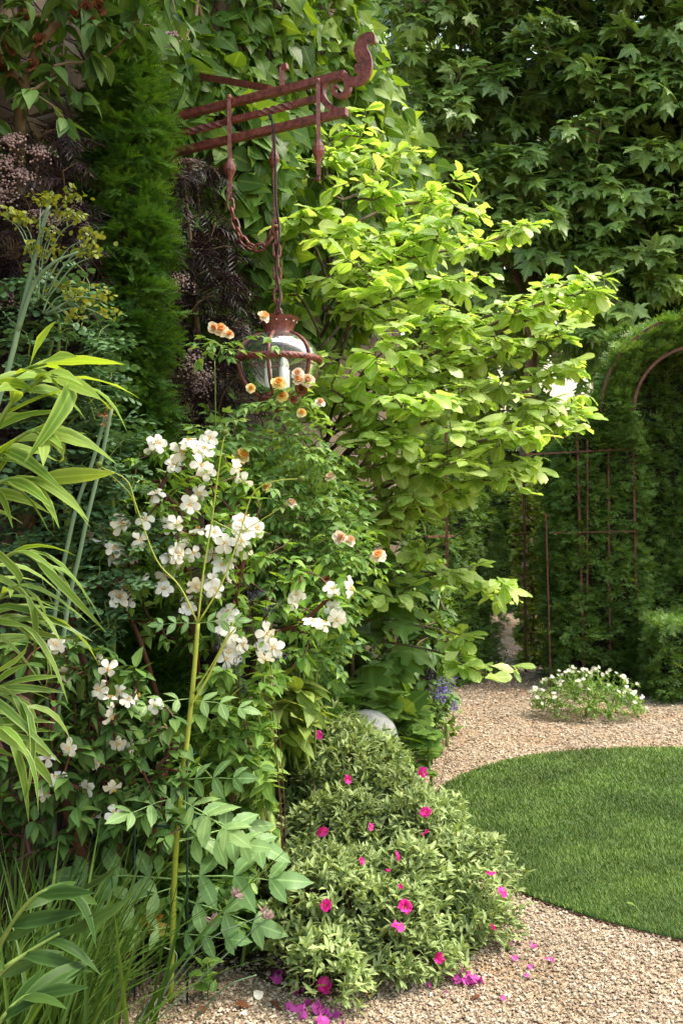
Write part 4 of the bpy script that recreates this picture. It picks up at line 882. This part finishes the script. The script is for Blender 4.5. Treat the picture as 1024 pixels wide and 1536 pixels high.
# ------------------------------------------------------------------ elder
def umbel(r, n=90, rad=.5):
    ps = []; q = r.normal(size=(n, 2))*.2; pos = np.stack([q[:, 0], q[:, 1], .12-.6*(q**2).sum(1)+.05*r.random(n)], -1)
    ps.append(cloud(r, [ico(1, .1)], pos, np.tile([0, 1., 0], (n, 1)), UP, .022+.018*r.random(n)))
    for k in range(10): ps.append(tube([(0, 0, -.25), pos[k]*[.5, .5, .3], pos[k]], .007, 4))
    return merge(ps)
UMB = [mesh('elder_umbel', umbel(RNG(k)), M['umbel']) for k in range(3)]
def elder():
    r = RNG(65); b = np.array([-.62, 4.75, 0])
    t, _ = bush('black_elder', 'black-leaved lacy elder against the wall right of the yew column', 'elder', [[b, (-.62, 4.7, 1.4), P(290, 420, 4.65), P(275, 260, 4.6)], [b, (-.55, 4.7, 1.4), P(340, 500, 4.7)]],
        [([(245, 240), (330, 250), (360, 420), (390, 560), (350, 720), (240, 720), (235, 480)], 1)], r, (4.42, 4.8), 190, T_lacy, 4, .13, M['elder'], M['brownstem'], .25, flat=.6, droop=.2)
    flower_set(t, 'flower_head', UMB, [P(x, y, 4.38) for x, y in ((285, 248), (258, 60), (305, 565), (290, 545), (268, 425), (300, 580))], (.2, -.8, .6), .16, r)
    b = np.array([-1.25, 3.95, 0])
    t, _ = bush('black_elder', 'black-leaved elder with pinkish flower heads at the left edge of the wall', 'elder', [[b, (-1.22, 3.9, 1.4), P(40, 380, 3.85), P(60, 230, 3.85)]],
        [([(-40, 170), (120, 180), (130, 400), (130, 640), (60, 800), (-40, 700)], 1)], r, (3.7, 3.95), 180, T_lacy, 4, .12, M['elder'], M['brownstem'], .25, flat=.6, droop=.2)
    flower_set(t, 'flower_head', UMB, [P(x, y, 3.66) for x, y in ((20, 215), (60, 232), (8, 250), (35, 268), (78, 335), (60, 325), (10, 290), (5, 450))], (.2, -.8, .6), .14, r)
elder()

# ------------------------------------------------------------------ left shrubs and perennials
def left_side():
    r = RNG(67)
    bush('meadow_rue', 'feathery dark green meadow rue with tiny round leaves in front of the yew', 'perennial', [[(-.98, 3.75, 0), (-.97, 3.72, .9), P(90, 620, 3.65), P(90, 480, 3.6)], [(-.9, 3.72, 0), (-.85, 3.7, 1.0), P(170, 720, 3.65)]],
        [([(0, 420), (110, 390), (170, 470), (200, 640), (235, 800), (180, 960), (0, 960)], 1)], r, (3.45, 3.85), 420, T_meadow, 3, .095, M['meadow'], M['greenstem'], .35, flat=.3, droop=.05, rt=.0014)
    # giant fennel stalks with yellowish umbels
    t = thing('giant_fennel', (-1.0, 3.3, 0), 'thick blue-green fennel stalk with yellowish flower heads at the left edge', 'perennial')
    st = [tube(spline([(-1.3, 3.3, 0), P(-40, 800, 3.3), P(22, 520, 3.3), P(42, 430, 3.3), P(62, 350, 3.3), P(74, 308, 3.3)], 5), np.linspace(.011, .007, 26), 8), tube(spline([P(26, 500, 3.3), P(50, 430, 3.28), P(80, 395, 3.25), P(118, 378, 3.25)], 5), np.linspace(.009, .003, 16), 6)]
    hp = [(62, 300), (78, 300), (98, 318), (112, 325), (72, 350), (108, 290), (128, 350), (140, 360), (40, 330), (25, 325), (85, 378), (120, 375), (142, 375), (10, 318), (60, 380), (45, 372), (150, 440), (108, 440), (130, 455), (165, 470), (110, 475), (90, 425)]
    hd = []
    for x, y in hp:
        e = P(x, y, 3.25+.1*r.random()); j = P(58+.2*(x-58), min(y+70, 470), 3.3); st.append(tube(spline([j, (j+e)/2+UP*.02, e-UP*.02], 4), np.linspace(.003, .0014, 9), 4))
        hd.append((e, r))
    add('stalk', merge(st), M['bluestem'], t)
    for e, _ in hd:
        n = 26; q = e+r.normal(size=(n, 3))*[.02, .02, .011]; add('flower_head', cloud(r, T_round, q, r.normal(size=(n, 3)), UP+r.normal(size=(n, 3))*.5, .014+.008*r.random(n)), M['fennel'], t)
    for i, (pts, lab) in enumerate((([P(75, 1000, 3.42), P(108, 790, 3.4), P(140, 690, 3.38), P(158, 625, 3.36)], 'bare blue-green stalk leaning behind the lime leaves, with an orange tip'), ([P(92, 1000, 3.35), P(122, 820, 3.33), P(150, 700, 3.32), P(168, 612, 3.3)], 'bare blue-green stalk leaning just left of the white flowers'))):
        t = thing('cut_stalk', (pts[0][0]-.04, pts[0][1], 0), lab, 'stalk'); g = np.array([pts[0][0]-.04, pts[0][1], 0])
        add('stalk', tube(spline([g]+pts, 6), np.linspace(.0085, .006, 25), 8), M['bluestem'], t)
        n = 20; add('seed_head', cloud(r, T_small, pts[-1]+r.normal(size=(n, 3))*.008, r.normal(size=(n, 3))+UP*.5, UP+r.normal(size=(n, 3)), .02), M['rust' if i == 0 else 'fennel'], t)
    # lime lily-like plants
    def lime(name, label, base, stems, L, seed, mat='lime', k=11, tpl=T_lance):
        g = RNG(seed); t = thing(name, base, label, 'perennial'); st, ps = [], []
        for pts in stems:
            c = spline([base]+pts, 12); st.append(tube(c, np.linspace(.008, .003, len(c)), 6)); m = len(c); tt = nrm(np.gradient(c, axis=0)); i0 = int(m*.45)
            for j in range(k):
                i = i0+int((m-1-i0)*j/(k-1)); sgn = 1 if j % 2 else -1; sd_ = nrm(np.cross(tt[i], UP))*sgn
                d = nrm(sd_*.6+tt[i]*.75+UP*.1+np.array([.45, 0, 0])+g.normal(size=3)*.25); ps.append(xf(tpl[g.integers(len(tpl))], frames(d[None], (UP*.8+g.normal(size=3)*.4+np.array([.15, -.5, 0]))[None])[0], c[i], L*(.8+.5*g.random()), rnd=g.random()))
        add('stems', merge(st), M['greenstem'], t); add('foliage', merge(ps), M[mat], t)
    lime('lime_perennial', 'nearest lime green plant with long pointed leaves at the left edge', np.array([-.95, 2.35, 0]),
         [[P(-40, 900, 2.3), P(-10, 660, 2.2), P(60, 570, 2.15), P(120, 580, 2.1)], [P(-70, 900, 2.3), P(-40, 620, 2.2), P(30, 560, 2.2), P(70, 545, 2.15)], [P(-60, 900, 2.2), P(-30, 720, 2.15), P(40, 650, 2.1), P(70, 660, 2.05)], [P(-90, 900, 2.2), P(-50, 760, 2.15), P(10, 720, 2.1), P(50, 720, 2.1)]], .155, 1, k=11)
    lime('lime_perennial', 'lime green arching plant with narrow leaves beside the small white flowers', np.array([-.92, 2.5, 0]),
         [[P(-60, 1100, 2.4), P(-40, 900, 2.4), P(20, 830, 2.35), P(70, 850, 2.3)], [P(-60, 1100, 2.4), P(-30, 950, 2.35), P(20, 880, 2.3), P(60, 920, 2.3)], [P(-70, 1100, 2.4), P(-40, 960, 2.35), P(10, 930, 2.3), P(50, 960, 2.3)], [P(-70, 1150, 2.4), P(-40, 1060, 2.35), P(0, 1030, 2.3), P(40, 1060, 2.3)], [P(-70, 1150, 2.4), P(-50, 1100, 2.3), P(-5, 1090, 2.25), P(30, 1120, 2.25)]], .15, 2, mat='lime2', k=13, tpl=T_narrow)
    lime('striped_perennial', 'dark green plant with broad striped leaves in the bottom left corner', np.array([-.92, 2.45, 0]),
         [[P(-20, 1480, 2.3), P(10, 1400, 2.2), P(60, 1340, 2.15), P(120, 1335, 2.15)], [P(-40, 1520, 2.2), P(0, 1460, 2.1), P(40, 1430, 2.1), P(90, 1400, 2.1)], [P(-40, 1600, 2.2), P(-5, 1540, 2.0), P(30, 1500, 2.0), P(60, 1490, 2.0)]], .13, 3, 'striped', 7, T_lance)
    # grass tuft
    t = thing('grass_tuft', (-.9, 2.75, 0), 'tuft of long arching green grass blades in the bottom left corner', 'grass tuft'); n = 560
    pos = np.stack([-.92+.2*r.normal(size=n)*.6, 2.85+.16*r.normal(size=n), np.zeros(n)], -1); d = np.stack([.1+.22*r.normal(size=n), -.02+.2*r.normal(size=n), np.ones(n)], -1)
    add('blades', cloud(r, T_blade, pos, d, np.stack([-.5+.6*r.normal(size=n), -.7+.3*r.normal(size=n), .3*np.ones(n)], -1), .28+.4*r.random(n)), M['blade'], t)
left_side()

# ------------------------------------------------------------------ tall pinnate plant and hoop
def tall_plant():
    r = RNG(71); D = 3.25; b = P(256, 1440, D); b[2] = 0
    t = thing('tall_perennial', b, 'tall yellow-green single-stemmed plant with large pinnate leaves', 'perennial')
    main = spline([b, P(262, 1310, D), P(270, 1200, D), P(283, 1090, D), P(292, 1000, D), P(297, 935, D)], 6)
    st = [tube(main, np.linspace(.0105, .007, len(main)), 9)]
    for pts, r0 in (([(297, 935), (305, 860), (318, 780), (330, 690), (337, 652)], .0036), ([(297, 935), (335, 870), (360, 800), (380, 740), (412, 722), (450, 718)], .0034), ([(297, 935), (270, 880), (235, 840), (205, 760), (190, 720), (150, 700)], .003), ([(205, 770), (195, 740), (150, 697)], .002),
                    ([(285, 1060), (310, 1020), (340, 960), (355, 940)], .005), ([(290, 1040), (322, 990), (352, 930)], .003), ([(318, 780), (355, 800), (370, 820)], .002), ([(360, 800), (400, 775), (425, 760)], .002)):
        st.append(tube(spline([P(x, y, D-.02) for x, y in pts], 5), np.linspace(r0, r0*.5, 5*(len(pts)-1)+1), 6))
    add('stem', merge(st), M['yellowstem'], t)
    ps = []; nw = lambda v: nrm(np.array(v, float))
    for (x, y, dx, dy, dz, L) in ((262, 1315, 1, -.15, .12, .33), (262, 1318, -1, -.1, .14, .31), (266, 1258, .9, -.5, .2, .25), (272, 1200, .55, -.7, .0, .26), (272, 1195, -.5, -.8, .15, .22), (272, 1210, .9, -.2, -.25, .29), (268, 1262, .7, .5, .1, .3),
                                  (284, 1050, 1, -.3, .05, .18), (284, 1048, -.7, -.6, .1, .16), (262, 1345, .9, -.1, -.2, .29), (263, 1330, -.8, -.4, -.1, .24), (258, 1390, -.8, -.5, .1, .18), (297, 935, -.9, -.2, .1, .12), (297, 935, .9, -.2, .2, .13), (258, 1400, .9, -.4, .15, .2), (275, 1170, .8, -.5, .25, .2)):
        d = nw((dx, dy, dz)); ps.append(xf(T_pinn[r.integers(3)], frames(d[None], (UP*.8+np.array([0, -.8, 0])+r.normal(size=3)*.15)[None])[0], P(x, y, D), L, rnd=r.random()))
    add('foliage', merge(ps), M['tallp'], t)
    for x, y in ((337, 648), (452, 718), (149, 697), (373, 822), (428, 758)):
        add('bud', xf(ico(3, .06), None, (0, 0, 0), .013), M['fennel'], t, loc=P(x, y, D-.02))
    # yellowing pinnate leaf low down
    t = thing('yellowing_seedling', P(215, 1440, 3.3)*[1, 1, 0], 'small plant with orange and yellow autumn leaflets at the bed edge', 'seedling'); ps = []
    e = P(215, 1400, 3.25)
    for a in range(9):
        q = r.random()*6.28; d = nw((math.cos(q), math.sin(q)*.6-.2, .35)); ps.append(xf(T_ovate[a % 4], frames(d[None], (UP+np.array([0, -.6, 0]))[None])[0], e+d*.02, .075, rnd=r.random()))
    add('stem', tube([P(215, 1440, 3.3)*[1, 1, 0], e], .003, 5), M['greenstem'], t)
    M['autumn'] = leafmat('autumn_leaf', [(.3, .13, .02), (.32, .22, .03), (.14, .2, .03)], .4, .45, vein=.3); add('foliage', merge(ps), M['autumn'], t)
    # green hoop support
    t = thing('plant_support', P(245, 1440, 3.25)*[1, 1, 0], 'dark green metal hoop support around the tall stem', 'plant support')
    c = P(248, 1225, 3.3); a = np.linspace(0, 2*np.pi, 40, endpoint=False)
    add('hoop', tube(np.stack([.1*np.cos(a), .1*np.sin(a), 0*a], -1)+c, .0035, 6, closed=True), M['hoop'], t)
    c2 = P(280, 1130, 3.3); add('hoop', tube(np.stack([.03*np.cos(a), .03*np.sin(a), 0*a], -1)+c2, .003, 6, closed=True), M['hoop'], t)
    for k in (math.radians(-35), math.radians(85), math.radians(200)):
        p = c+.1*np.array([math.cos(k), math.sin(k), 0]); add('leg', tube([p*[1, 1, 0], p+UP*(.0 if k > 1 else .2)], .0035, 6), M['hoop'], t)
tall_plant()

# ------------------------------------------------------------------ filler perennials
def fillers():
    r = RNG(73)
    bush('leafy_perennial', 'mid green leafy perennial between the tall stem and the pink-flowered mound', 'perennial', [[(-.25, 3.7, 0), (-.24, 3.68, .4)], [(-.4, 3.6, 0), (-.42, 3.6, .3)]],
        [([(310, 1000), (400, 1010), (420, 1120), (400, 1260), (360, 1380), (250, 1390), (240, 1180)], 1)], r, (3.4, 3.9), 300, T_ovate, 6, .075, M['mid'], M['greenstem'], .3, droop=.2)
    bush('leafy_perennial', 'dark low leaves in shade at the foot of the tall stem', 'perennial', [[(-.6, 3.5, 0), (-.58, 3.5, .15)], [(-.35, 3.5, 0), (-.33, 3.5, .15)]],
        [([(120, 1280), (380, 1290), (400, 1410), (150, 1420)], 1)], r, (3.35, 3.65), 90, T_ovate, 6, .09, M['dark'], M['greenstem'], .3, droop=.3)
    bush('broad_leaf_clump', 'bright pale broad-leaved clump behind the pink-flowered mound', 'perennial', [[(-.27, 4.15, 0), (-.27, 4.13, .35)], [(-.2, 4.2, 0), (-.2, 4.2, .3)]],
        [([(385, 1030), (450, 1022), (475, 1060), (450, 1120), (385, 1130)], 1)], r, (3.98, 4.25), 40, variants(leaf_t, [(0, .03), (.2, .15), (.45, .2), (.7, .15), (.9, .06), (1, .005)], 4, fold=.25, curl=.5, wave=.15), 5, .16, M['pale'], M['greenstem'], .2, fwd=.9, flat=.8, droop=.05)
    bush('oakleaf_hydrangea', 'dark lobed oakleaf hydrangea in shade under the bright tree', 'shrub', [[(.05, 5.35, 0), (.05, 5.3, .5), P(530, 940, 5.2)]],
        [([(450, 900), (530, 830), (610, 850), (605, 960), (580, 1020), (500, 1050), (440, 980)], 1)], r, (5.0, 5.6), 46, T_oak, 3, .21, M['oak'], M['brownstem'], .2, fwd=.5, flat=.4, droop=.35, nn=(0, -.5, 0))
    bush('mallow_clump', 'clump of scalloped round green leaves beside the gravel path', 'perennial', [[(.3, 5.2, 0), (.32, 5.2, .25)], [(0.05, 5.1, 0), (.05, 5.1, .35)]],
        [([(470, 1015), (540, 1005), (600, 1040), (640, 1075), (630, 1100), (590, 1080), (500, 1050)], 1)], r, (4.85, 5.6), 44, T_mallow, 3, .13, M['mid'], M['greenstem'], .2, fwd=.7, flat=.3, droop=.05, nn=(0, -.5, .3))
    bush('mallow_clump', 'few low scalloped leaves between the stone ball and the gravel', 'perennial', [[(.45, 5.0, 0), (.45, 5.0, .1)]],
        [([(585, 1072), (640, 1082), (652, 1125), (640, 1160), (600, 1140)], 1)], r, (4.75, 5.2), 24, T_mallow, 3, .1, M['mid'], M['greenstem'], .2, fwd=.7, flat=.3, droop=.02, nn=(0, -.5, .3), zmin=.06)
    bush('speedwell_foliage', 'low dark green foliage at the path edge below the violet spikes', 'perennial', [[(.72, 6.8, 0), (.72, 6.8, .15)]],
        [([(590, 1030), (680, 1040), (690, 1070), (600, 1085)], 1)], r, (6.3, 7.2), 60, T_ovate, 5, .08, M['dark'], M['greenstem'], .3)
    bush('shade_shrub', 'dark shrub in deep shade beneath the bright tree', 'shrub', [[(.35, 6.6, 0), (.35, 6.6, .8)], [(-.3, 5.8, 0), (-.3, 5.8, .8)]],
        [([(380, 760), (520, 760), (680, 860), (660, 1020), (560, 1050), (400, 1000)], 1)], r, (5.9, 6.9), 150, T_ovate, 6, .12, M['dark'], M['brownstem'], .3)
    # white fallen flowers resting on the tall plant's leaves are left to the petals below
    def spikes(name, label, base, tops, mat, L, wd, stem, seed):
        g = RNG(seed); t = thing(name, base, label, 'flower'); st = []
        for e, dr in tops:
            e = np.asarray(e); d = nrm(np.asarray(dr, float)); q = spline([base, (np.asarray(base)+e)/2+UP*.04+g.normal(size=3)*.02, e, e+d*L], 6); st.append(tube(q, np.linspace(.002, .001, len(q)), 5))
            n = 120; u = g.random(n); a = perp(g, np.tile(d, (n, 1))); pos = e+d*(u*L)[:, None]+a*(wd*(1-.75*u))[:, None]
            add('flower_spike', cloud(g, T_small, pos, a+d*.5, UP+g.normal(size=(n, 3))*.6, wd*1.1*(1-.5*u)), M[mat], t)
        add('stems', merge(st), M[stem], t)
    spikes('speedwell', 'upright bright violet flower spikes at the edge of the path', (.72, 6.7, 0), [(P(652, 1052, 6.5), (.25, 0, 1)), (P(664, 1050, 6.5), (.5, 0, .85)), (P(658, 1052, 6.45), (.35, 0, 1))], 'violet', .17, .022, 'greenstem', 1)
    spikes('catmint', 'fading lavender spike leaning over the gravel path', (.5, 5.3, 0), [(P(680, 1066, 5.5), (.15, 0, 1))], 'violet', .06, .014, 'brownstem', 2)
    spikes('dark_salvia', 'dusky purple salvia spikes leaning among the white flowers', (-.2, 3.6, 0), [(P(372, 895, 3.5), (1, 0, .25)), (P(398, 920, 3.5), (.8, 0, .55)), (P(405, 985, 3.5), (1, 0, .05)), (P(352, 1010, 3.5), (.3, 0, 1)), (P(333, 975, 3.5), (-.3, 0, 1)), (P(360, 1040, 3.5), (.1, 0, 1))], 'dusk', .065, .011, 'redstem', 3)
    spikes('grey_salvia', 'faded grey-purple spike rising by the violet flowers', (.6, 6.4, 0), [(P(650, 990, 6.3), (.3, 0, 1)), (P(642, 1040, 6.3), (.15, 0, 1))], 'dusk', .2, .016, 'brownstem', 4)
    # pink stalks bottom (thin silver stems with spent pink heads)
    t = thing('garden_pink', G(205, 1530), 'thin blue-green stalks with spent pinkish heads crossing the gravel', 'perennial'); st, hd = [], []
    for a, c, e in (((205, 1530), (285, 1425), (352, 1345)), ((215, 1536), (300, 1420), (395, 1372)), ((225, 1540), (330, 1440), (400, 1378)), ((200, 1540), (270, 1440), (318, 1382)), ((225, 1536), (265, 1440), (245, 1420)), ((290, 1530), (340, 1480), (385, 1462))):
        A_, B_, E_ = G(*a), P(*c, 3.1), P(*e, 3.1); st.append(tube(spline([A_, B_, E_], 8), np.linspace(.0034, .002, 17), 5)); hd.append(E_)
    add('stalks', merge(st), M['bluestem'], t)
    for e in hd[:4]:
        n = 14; add('spent_head', cloud(r, T_small, np.tile(e, (n, 1))+r.normal(size=(n, 3))*.004, r.normal(size=(n, 3))*.5+[.4, 0, .8], r.normal(size=(n, 3)), .028), M['umbel'], t)
    t = thing('small_seedling', G(312, 1500), 'small bright green seedling sprouting from the gravel', 'seedling'); e = G(312, 1500); n = 16
    pos = e+np.stack([r.normal(size=n)*.012, r.normal(size=n)*.012, .02+.12*r.random(n)], -1); add('stem', tube([e, e+UP*.13], .003, 5), M['greenstem'], t)
    add('foliage', cloud(r, T_ovate, pos, r.normal(size=(n, 3))*[1, 1, .3]+UP*.4, UP+r.normal(size=(n, 3))*.3+[0, -.4, 0], .055), M['mid'], t)
fillers()

# ------------------------------------------------------------------ stone ball among the leaves
def stone_ball():
    c = P(552, 1110, 4.8); t = np.linspace(.02, np.pi-.02, 40); R = .145; prof = [((R+.0012*math.sin(a*70))*math.sin(a), -(R+.0012*math.sin(a*70))*math.cos(a)) for a in t]
    o = thing('stone_ball', c*[1, 1, 0], 'pale grey rounded stone ball half hidden in the foliage', 'garden ornament')
    add('ball', lathe(prof, 40, c), M['stone'], o); add('plinth', lathe([(.1, 0), (.1, .04), (.07, .06), (.06, c[2]-R*.98), (.08, c[2]-R*.9), (.02, c[2]-R*.88)], 24, c*[1, 1, 0]), M['stone'], o)
stone_ball()

# ------------------------------------------------------------------ cistus mound
CIS = [mesh('cistus_flower', cistus_flower(k), M['pink']) for k in range(4)]
def cistus():
    r = RNG(81); lumps = [((.06, 3.62), (.40, .36), .36), ((.42, 3.88), (.26, .36), .27), ((.1, 4.0), (.42, .42), .50), ((-.03, 4.38), (.40, .48), .65), ((-.02, 3.32), (.14, .2), .18), ((.52, 3.72), (.13, .14), .12), ((.15, 3.45), (.3, .2), .15), ((.3, 4.25), (.22, .3), .38)]
    N = 5600; T = []; Nn = []
    for (cx, cy_), (rx, ry), h in lumps:
        k = int(N*(rx*ry+h*rx)/sum(l[1][0]*l[1][1]+l[2]*l[1][0] for l in lumps)); a = r.random(k)*6.28; u = r.random(k)**.5*1.0; zz = np.sqrt(np.maximum(0, 1-u**3.6))
        q = np.stack([cx+rx*u*np.cos(a), cy_+ry*u*np.sin(a), h*zz+.02], -1); n = nrm(np.stack([np.cos(a)*u/rx, np.sin(a)*u/ry, zz/h+.3], -1))
        q = q+n*((.065*noise3(q, 5, 2.4)-.07*r.random(k)**2)[:, None]); q[:, 2] = np.maximum(q[:, 2], .02); T.append(q); Nn.append(n)
    T = np.concatenate(T); Nn = np.concatenate(Nn); k = 6
    d0 = nrm(Nn*.6+UP*.55+r.normal(size=T.shape)*.35); pos, d, n = rosettes(r, T, d0, k, 1.0, .9, -.05, .045)
    t = thing('cistus_bush', (.1, 3.8, 0), 'grey-green mounded rock rose with magenta flowers spilling onto the gravel', 'shrub')
    st = []
    for i in r.choice(len(T), 420, replace=False):
        b = np.array([T[i][0]*.35+.06, 3.95+(T[i][1]-3.95)*.4, .0]); st.append(tube(spline([b, (b+T[i])/2+r.normal(size=3)*.04, T[i]], 4), [.006, .006, .005, .005, .004, .004, .003, .002, .0015], 5, cap=False))
    add('stems', merge(st), M['brownstem'], t)
    add('foliage', cloud(r, T_cist, pos, d, n, .029+.022*r.random(len(pos)), np.clip(r.random(len(pos))*.8+.2*np.repeat(r.random(len(T)), k), 0, 1)), M['cistus'], t)
    fl = [(477, 1102, 4.2, .045), (519, 1170, 3.85, .055), (634, 1158, 4.25, .055), (638, 1218, 4.15, .05), (482, 1246, 3.45, .05), (556, 1240, 3.6, .04), (639, 1250, 3.95, .04), (599, 1283, 3.6, .05), (541, 1292, 3.45, .035), (581, 1308, 3.5, .03), (599, 1331, 3.5, .03), (427, 1327, 3.3, .04), (488, 1357, 3.25, .048), (605, 1362, 3.45, .058), (597, 1389, 3.38, .055), (736, 1310, 3.75, .055), (753, 1337, 3.72, .05), (657, 1436, 3.38, .058), (487, 1478, 3.1, .06), (611, 1355, 3.47, .035), (738, 1392, 3.6, .03)]
    TP = to_px(T); TD = T[:, 1]
    for x, y, dd, s in fl:
        m_ = np.hypot(TP[:, 0]-x, TP[:, 1]-y) < 16
        if m_.any(): dd = float(np.min(TD[m_]))-.045
        flower_set(t, 'flower', CIS, [P(x, y, dd)], (.2, -1, .55), s*.88, r, .75)
cistus()

# ------------------------------------------------------------------ daisies
DAI = [mesh('daisy_flower', daisy_flower(k), M['white']) for k in range(3)]
def daisies():
    r = RNG(85); b = G(880, 1075); b[1] -= .0
    pts = []
    for _ in range(88):
        a = r.random()*6.28; u = math.sqrt(r.random()); pts.append((b[0]+.0+.46*u*math.cos(a), b[1]+.3*u*math.sin(a), .05+.30*math.sqrt(max(0, 1-u*u))+.05*r.random()))
    pts = np.array(pts)
    tips = np.array([(b[0]+.44*u*math.cos(a), b[1]+.3*u*math.sin(a), .03+.27*math.sqrt(max(0, 1-u*u))*q) for a, u, q in zip(r.random(330)*6.28, np.sqrt(r.random(330)), r.random(330)**.4)])
    t, _ = bush('daisy_clump', 'rounded clump of small white daisies at the foot of the hedge', 'flower clump', [[b*[1, 1, 0], b*[1, 1, 0]+UP*.06]], [], r, (0, 1), 0, T_lance, 7, .045, M['mid'], M['greenstem'], .5, tips_extra=np.concatenate([tips, pts-[0, -.01, .015]]), rt=.0012, fwd=.8, flat=1.0, droop=0)
    flower_set(t, 'daisy', DAI, pts, (0, -.7, .8), .03, r, .4)
daisies()

# ------------------------------------------------------------------ fallen petals
def fallen():
    r = RNG(91); tp = [mesh('petal', leaf_t(ROUND5, .45, .5, .9, k), M['purplepetal']) for k in range(3)]; tw = [mesh('petal', leaf_t(BROAD, .3, .3, .4, k), M['white']) for k in range(3)]
    def drop(ms, pts, name, label, grp, s):
        for x, y in pts:
            o = bpy.data.objects.new(name, ms[r.integers(3)]); C.objects.link(o); p = G(x, y); o.location = (p[0], p[1], .014+.006*r.random()); o.rotation_euler = (r.normal()*.25, r.normal()*.25, r.random()*6.28)
            q = s*(.7+.6*r.random()); o.scale = (q, q, q); tag(o, label, 'petal', grp)
    def scat(cx, cy_, sx, sy, n): return [(cx+r.normal()*sx, cy_+r.normal()*sy) for _ in range(n)]
    drop(tp, scat(690, 1468, 16, 9, 16), 'fallen_petal', 'magenta petal in the small heap below the right lobe of the mound', 'petals heaped on the gravel', .03)
    drop(tp, scat(472, 1522, 20, 8, 13)+scat(438, 1492, 8, 4, 4)+scat(412, 1470, 6, 6, 6), 'fallen_petal', 'magenta petal fallen on the gravel at the bottom edge by the mound', 'petals fallen at the near edge', .032)
    drop(tp, [(755, 1372), (780, 1368), (803, 1423), (775, 1418), (825, 1444), (783, 1470), (770, 1440), (752, 1395), (648, 1486), (673, 1497), (750, 1502), (790, 1455), (820, 1445), (765, 1425)], 'fallen_petal', 'single magenta petal strewn on the gravel between the mound and lawn', 'petals strewn on the gravel', .022)
    drop(tw, [(103, 1526), (112, 1529), (122, 1519), (133, 1505), (140, 1507), (237, 1506), (250, 1506), (370, 1530), (258, 1461), (151, 1470), (383, 1493), (375, 1450)], 'fallen_petal', 'white petal fallen on the gravel at the bottom left', 'white petals on the gravel', .036)
    dl = [mesh('dead_leaf', T_ovate[k], M['rust']) for k in range(3)]
    for x, y in ((150, 1490), (178, 1502), (215, 1482), (262, 1492), (330, 1478), (352, 1512), (405, 1508), (300, 1525), (560, 1500), (600, 1475), (720, 1500), (690, 1120), (735, 1100)):
        o = bpy.data.objects.new('dead_leaf', dl[r.integers(3)]); C.objects.link(o); p = G(x, y); o.location = (p[0], p[1], .014); o.rotation_euler = (r.normal()*.3, r.normal()*.3, r.random()*6.28); q = .03+.03*r.random(); o.scale = (q, q, q)
        tag(o, 'small dry brown leaf lying on the gravel close to the planting', 'dead leaf', 'dead leaves on the gravel')
    lf = add('fallen_leaf', xf(T_ovate[2], frames(np.array([[1., .3, 0]]), UP[None])[0], G(852, 1127)+UP*.02, .1), M['rust']); tag(lf, 'curled brown dead leaf at the far edge of the lawn', 'leaf')
    lf = add('fallen_leaf', xf(T_ovate[1], frames(np.array([[1., -.3, 0]]), UP[None])[0], P(938, 1342, 3.96)*[1, 1, 0]+UP*.045, .04), M['pale']); tag(lf, 'tiny pale dry leaf lying on the lawn', 'leaf')
fallen()
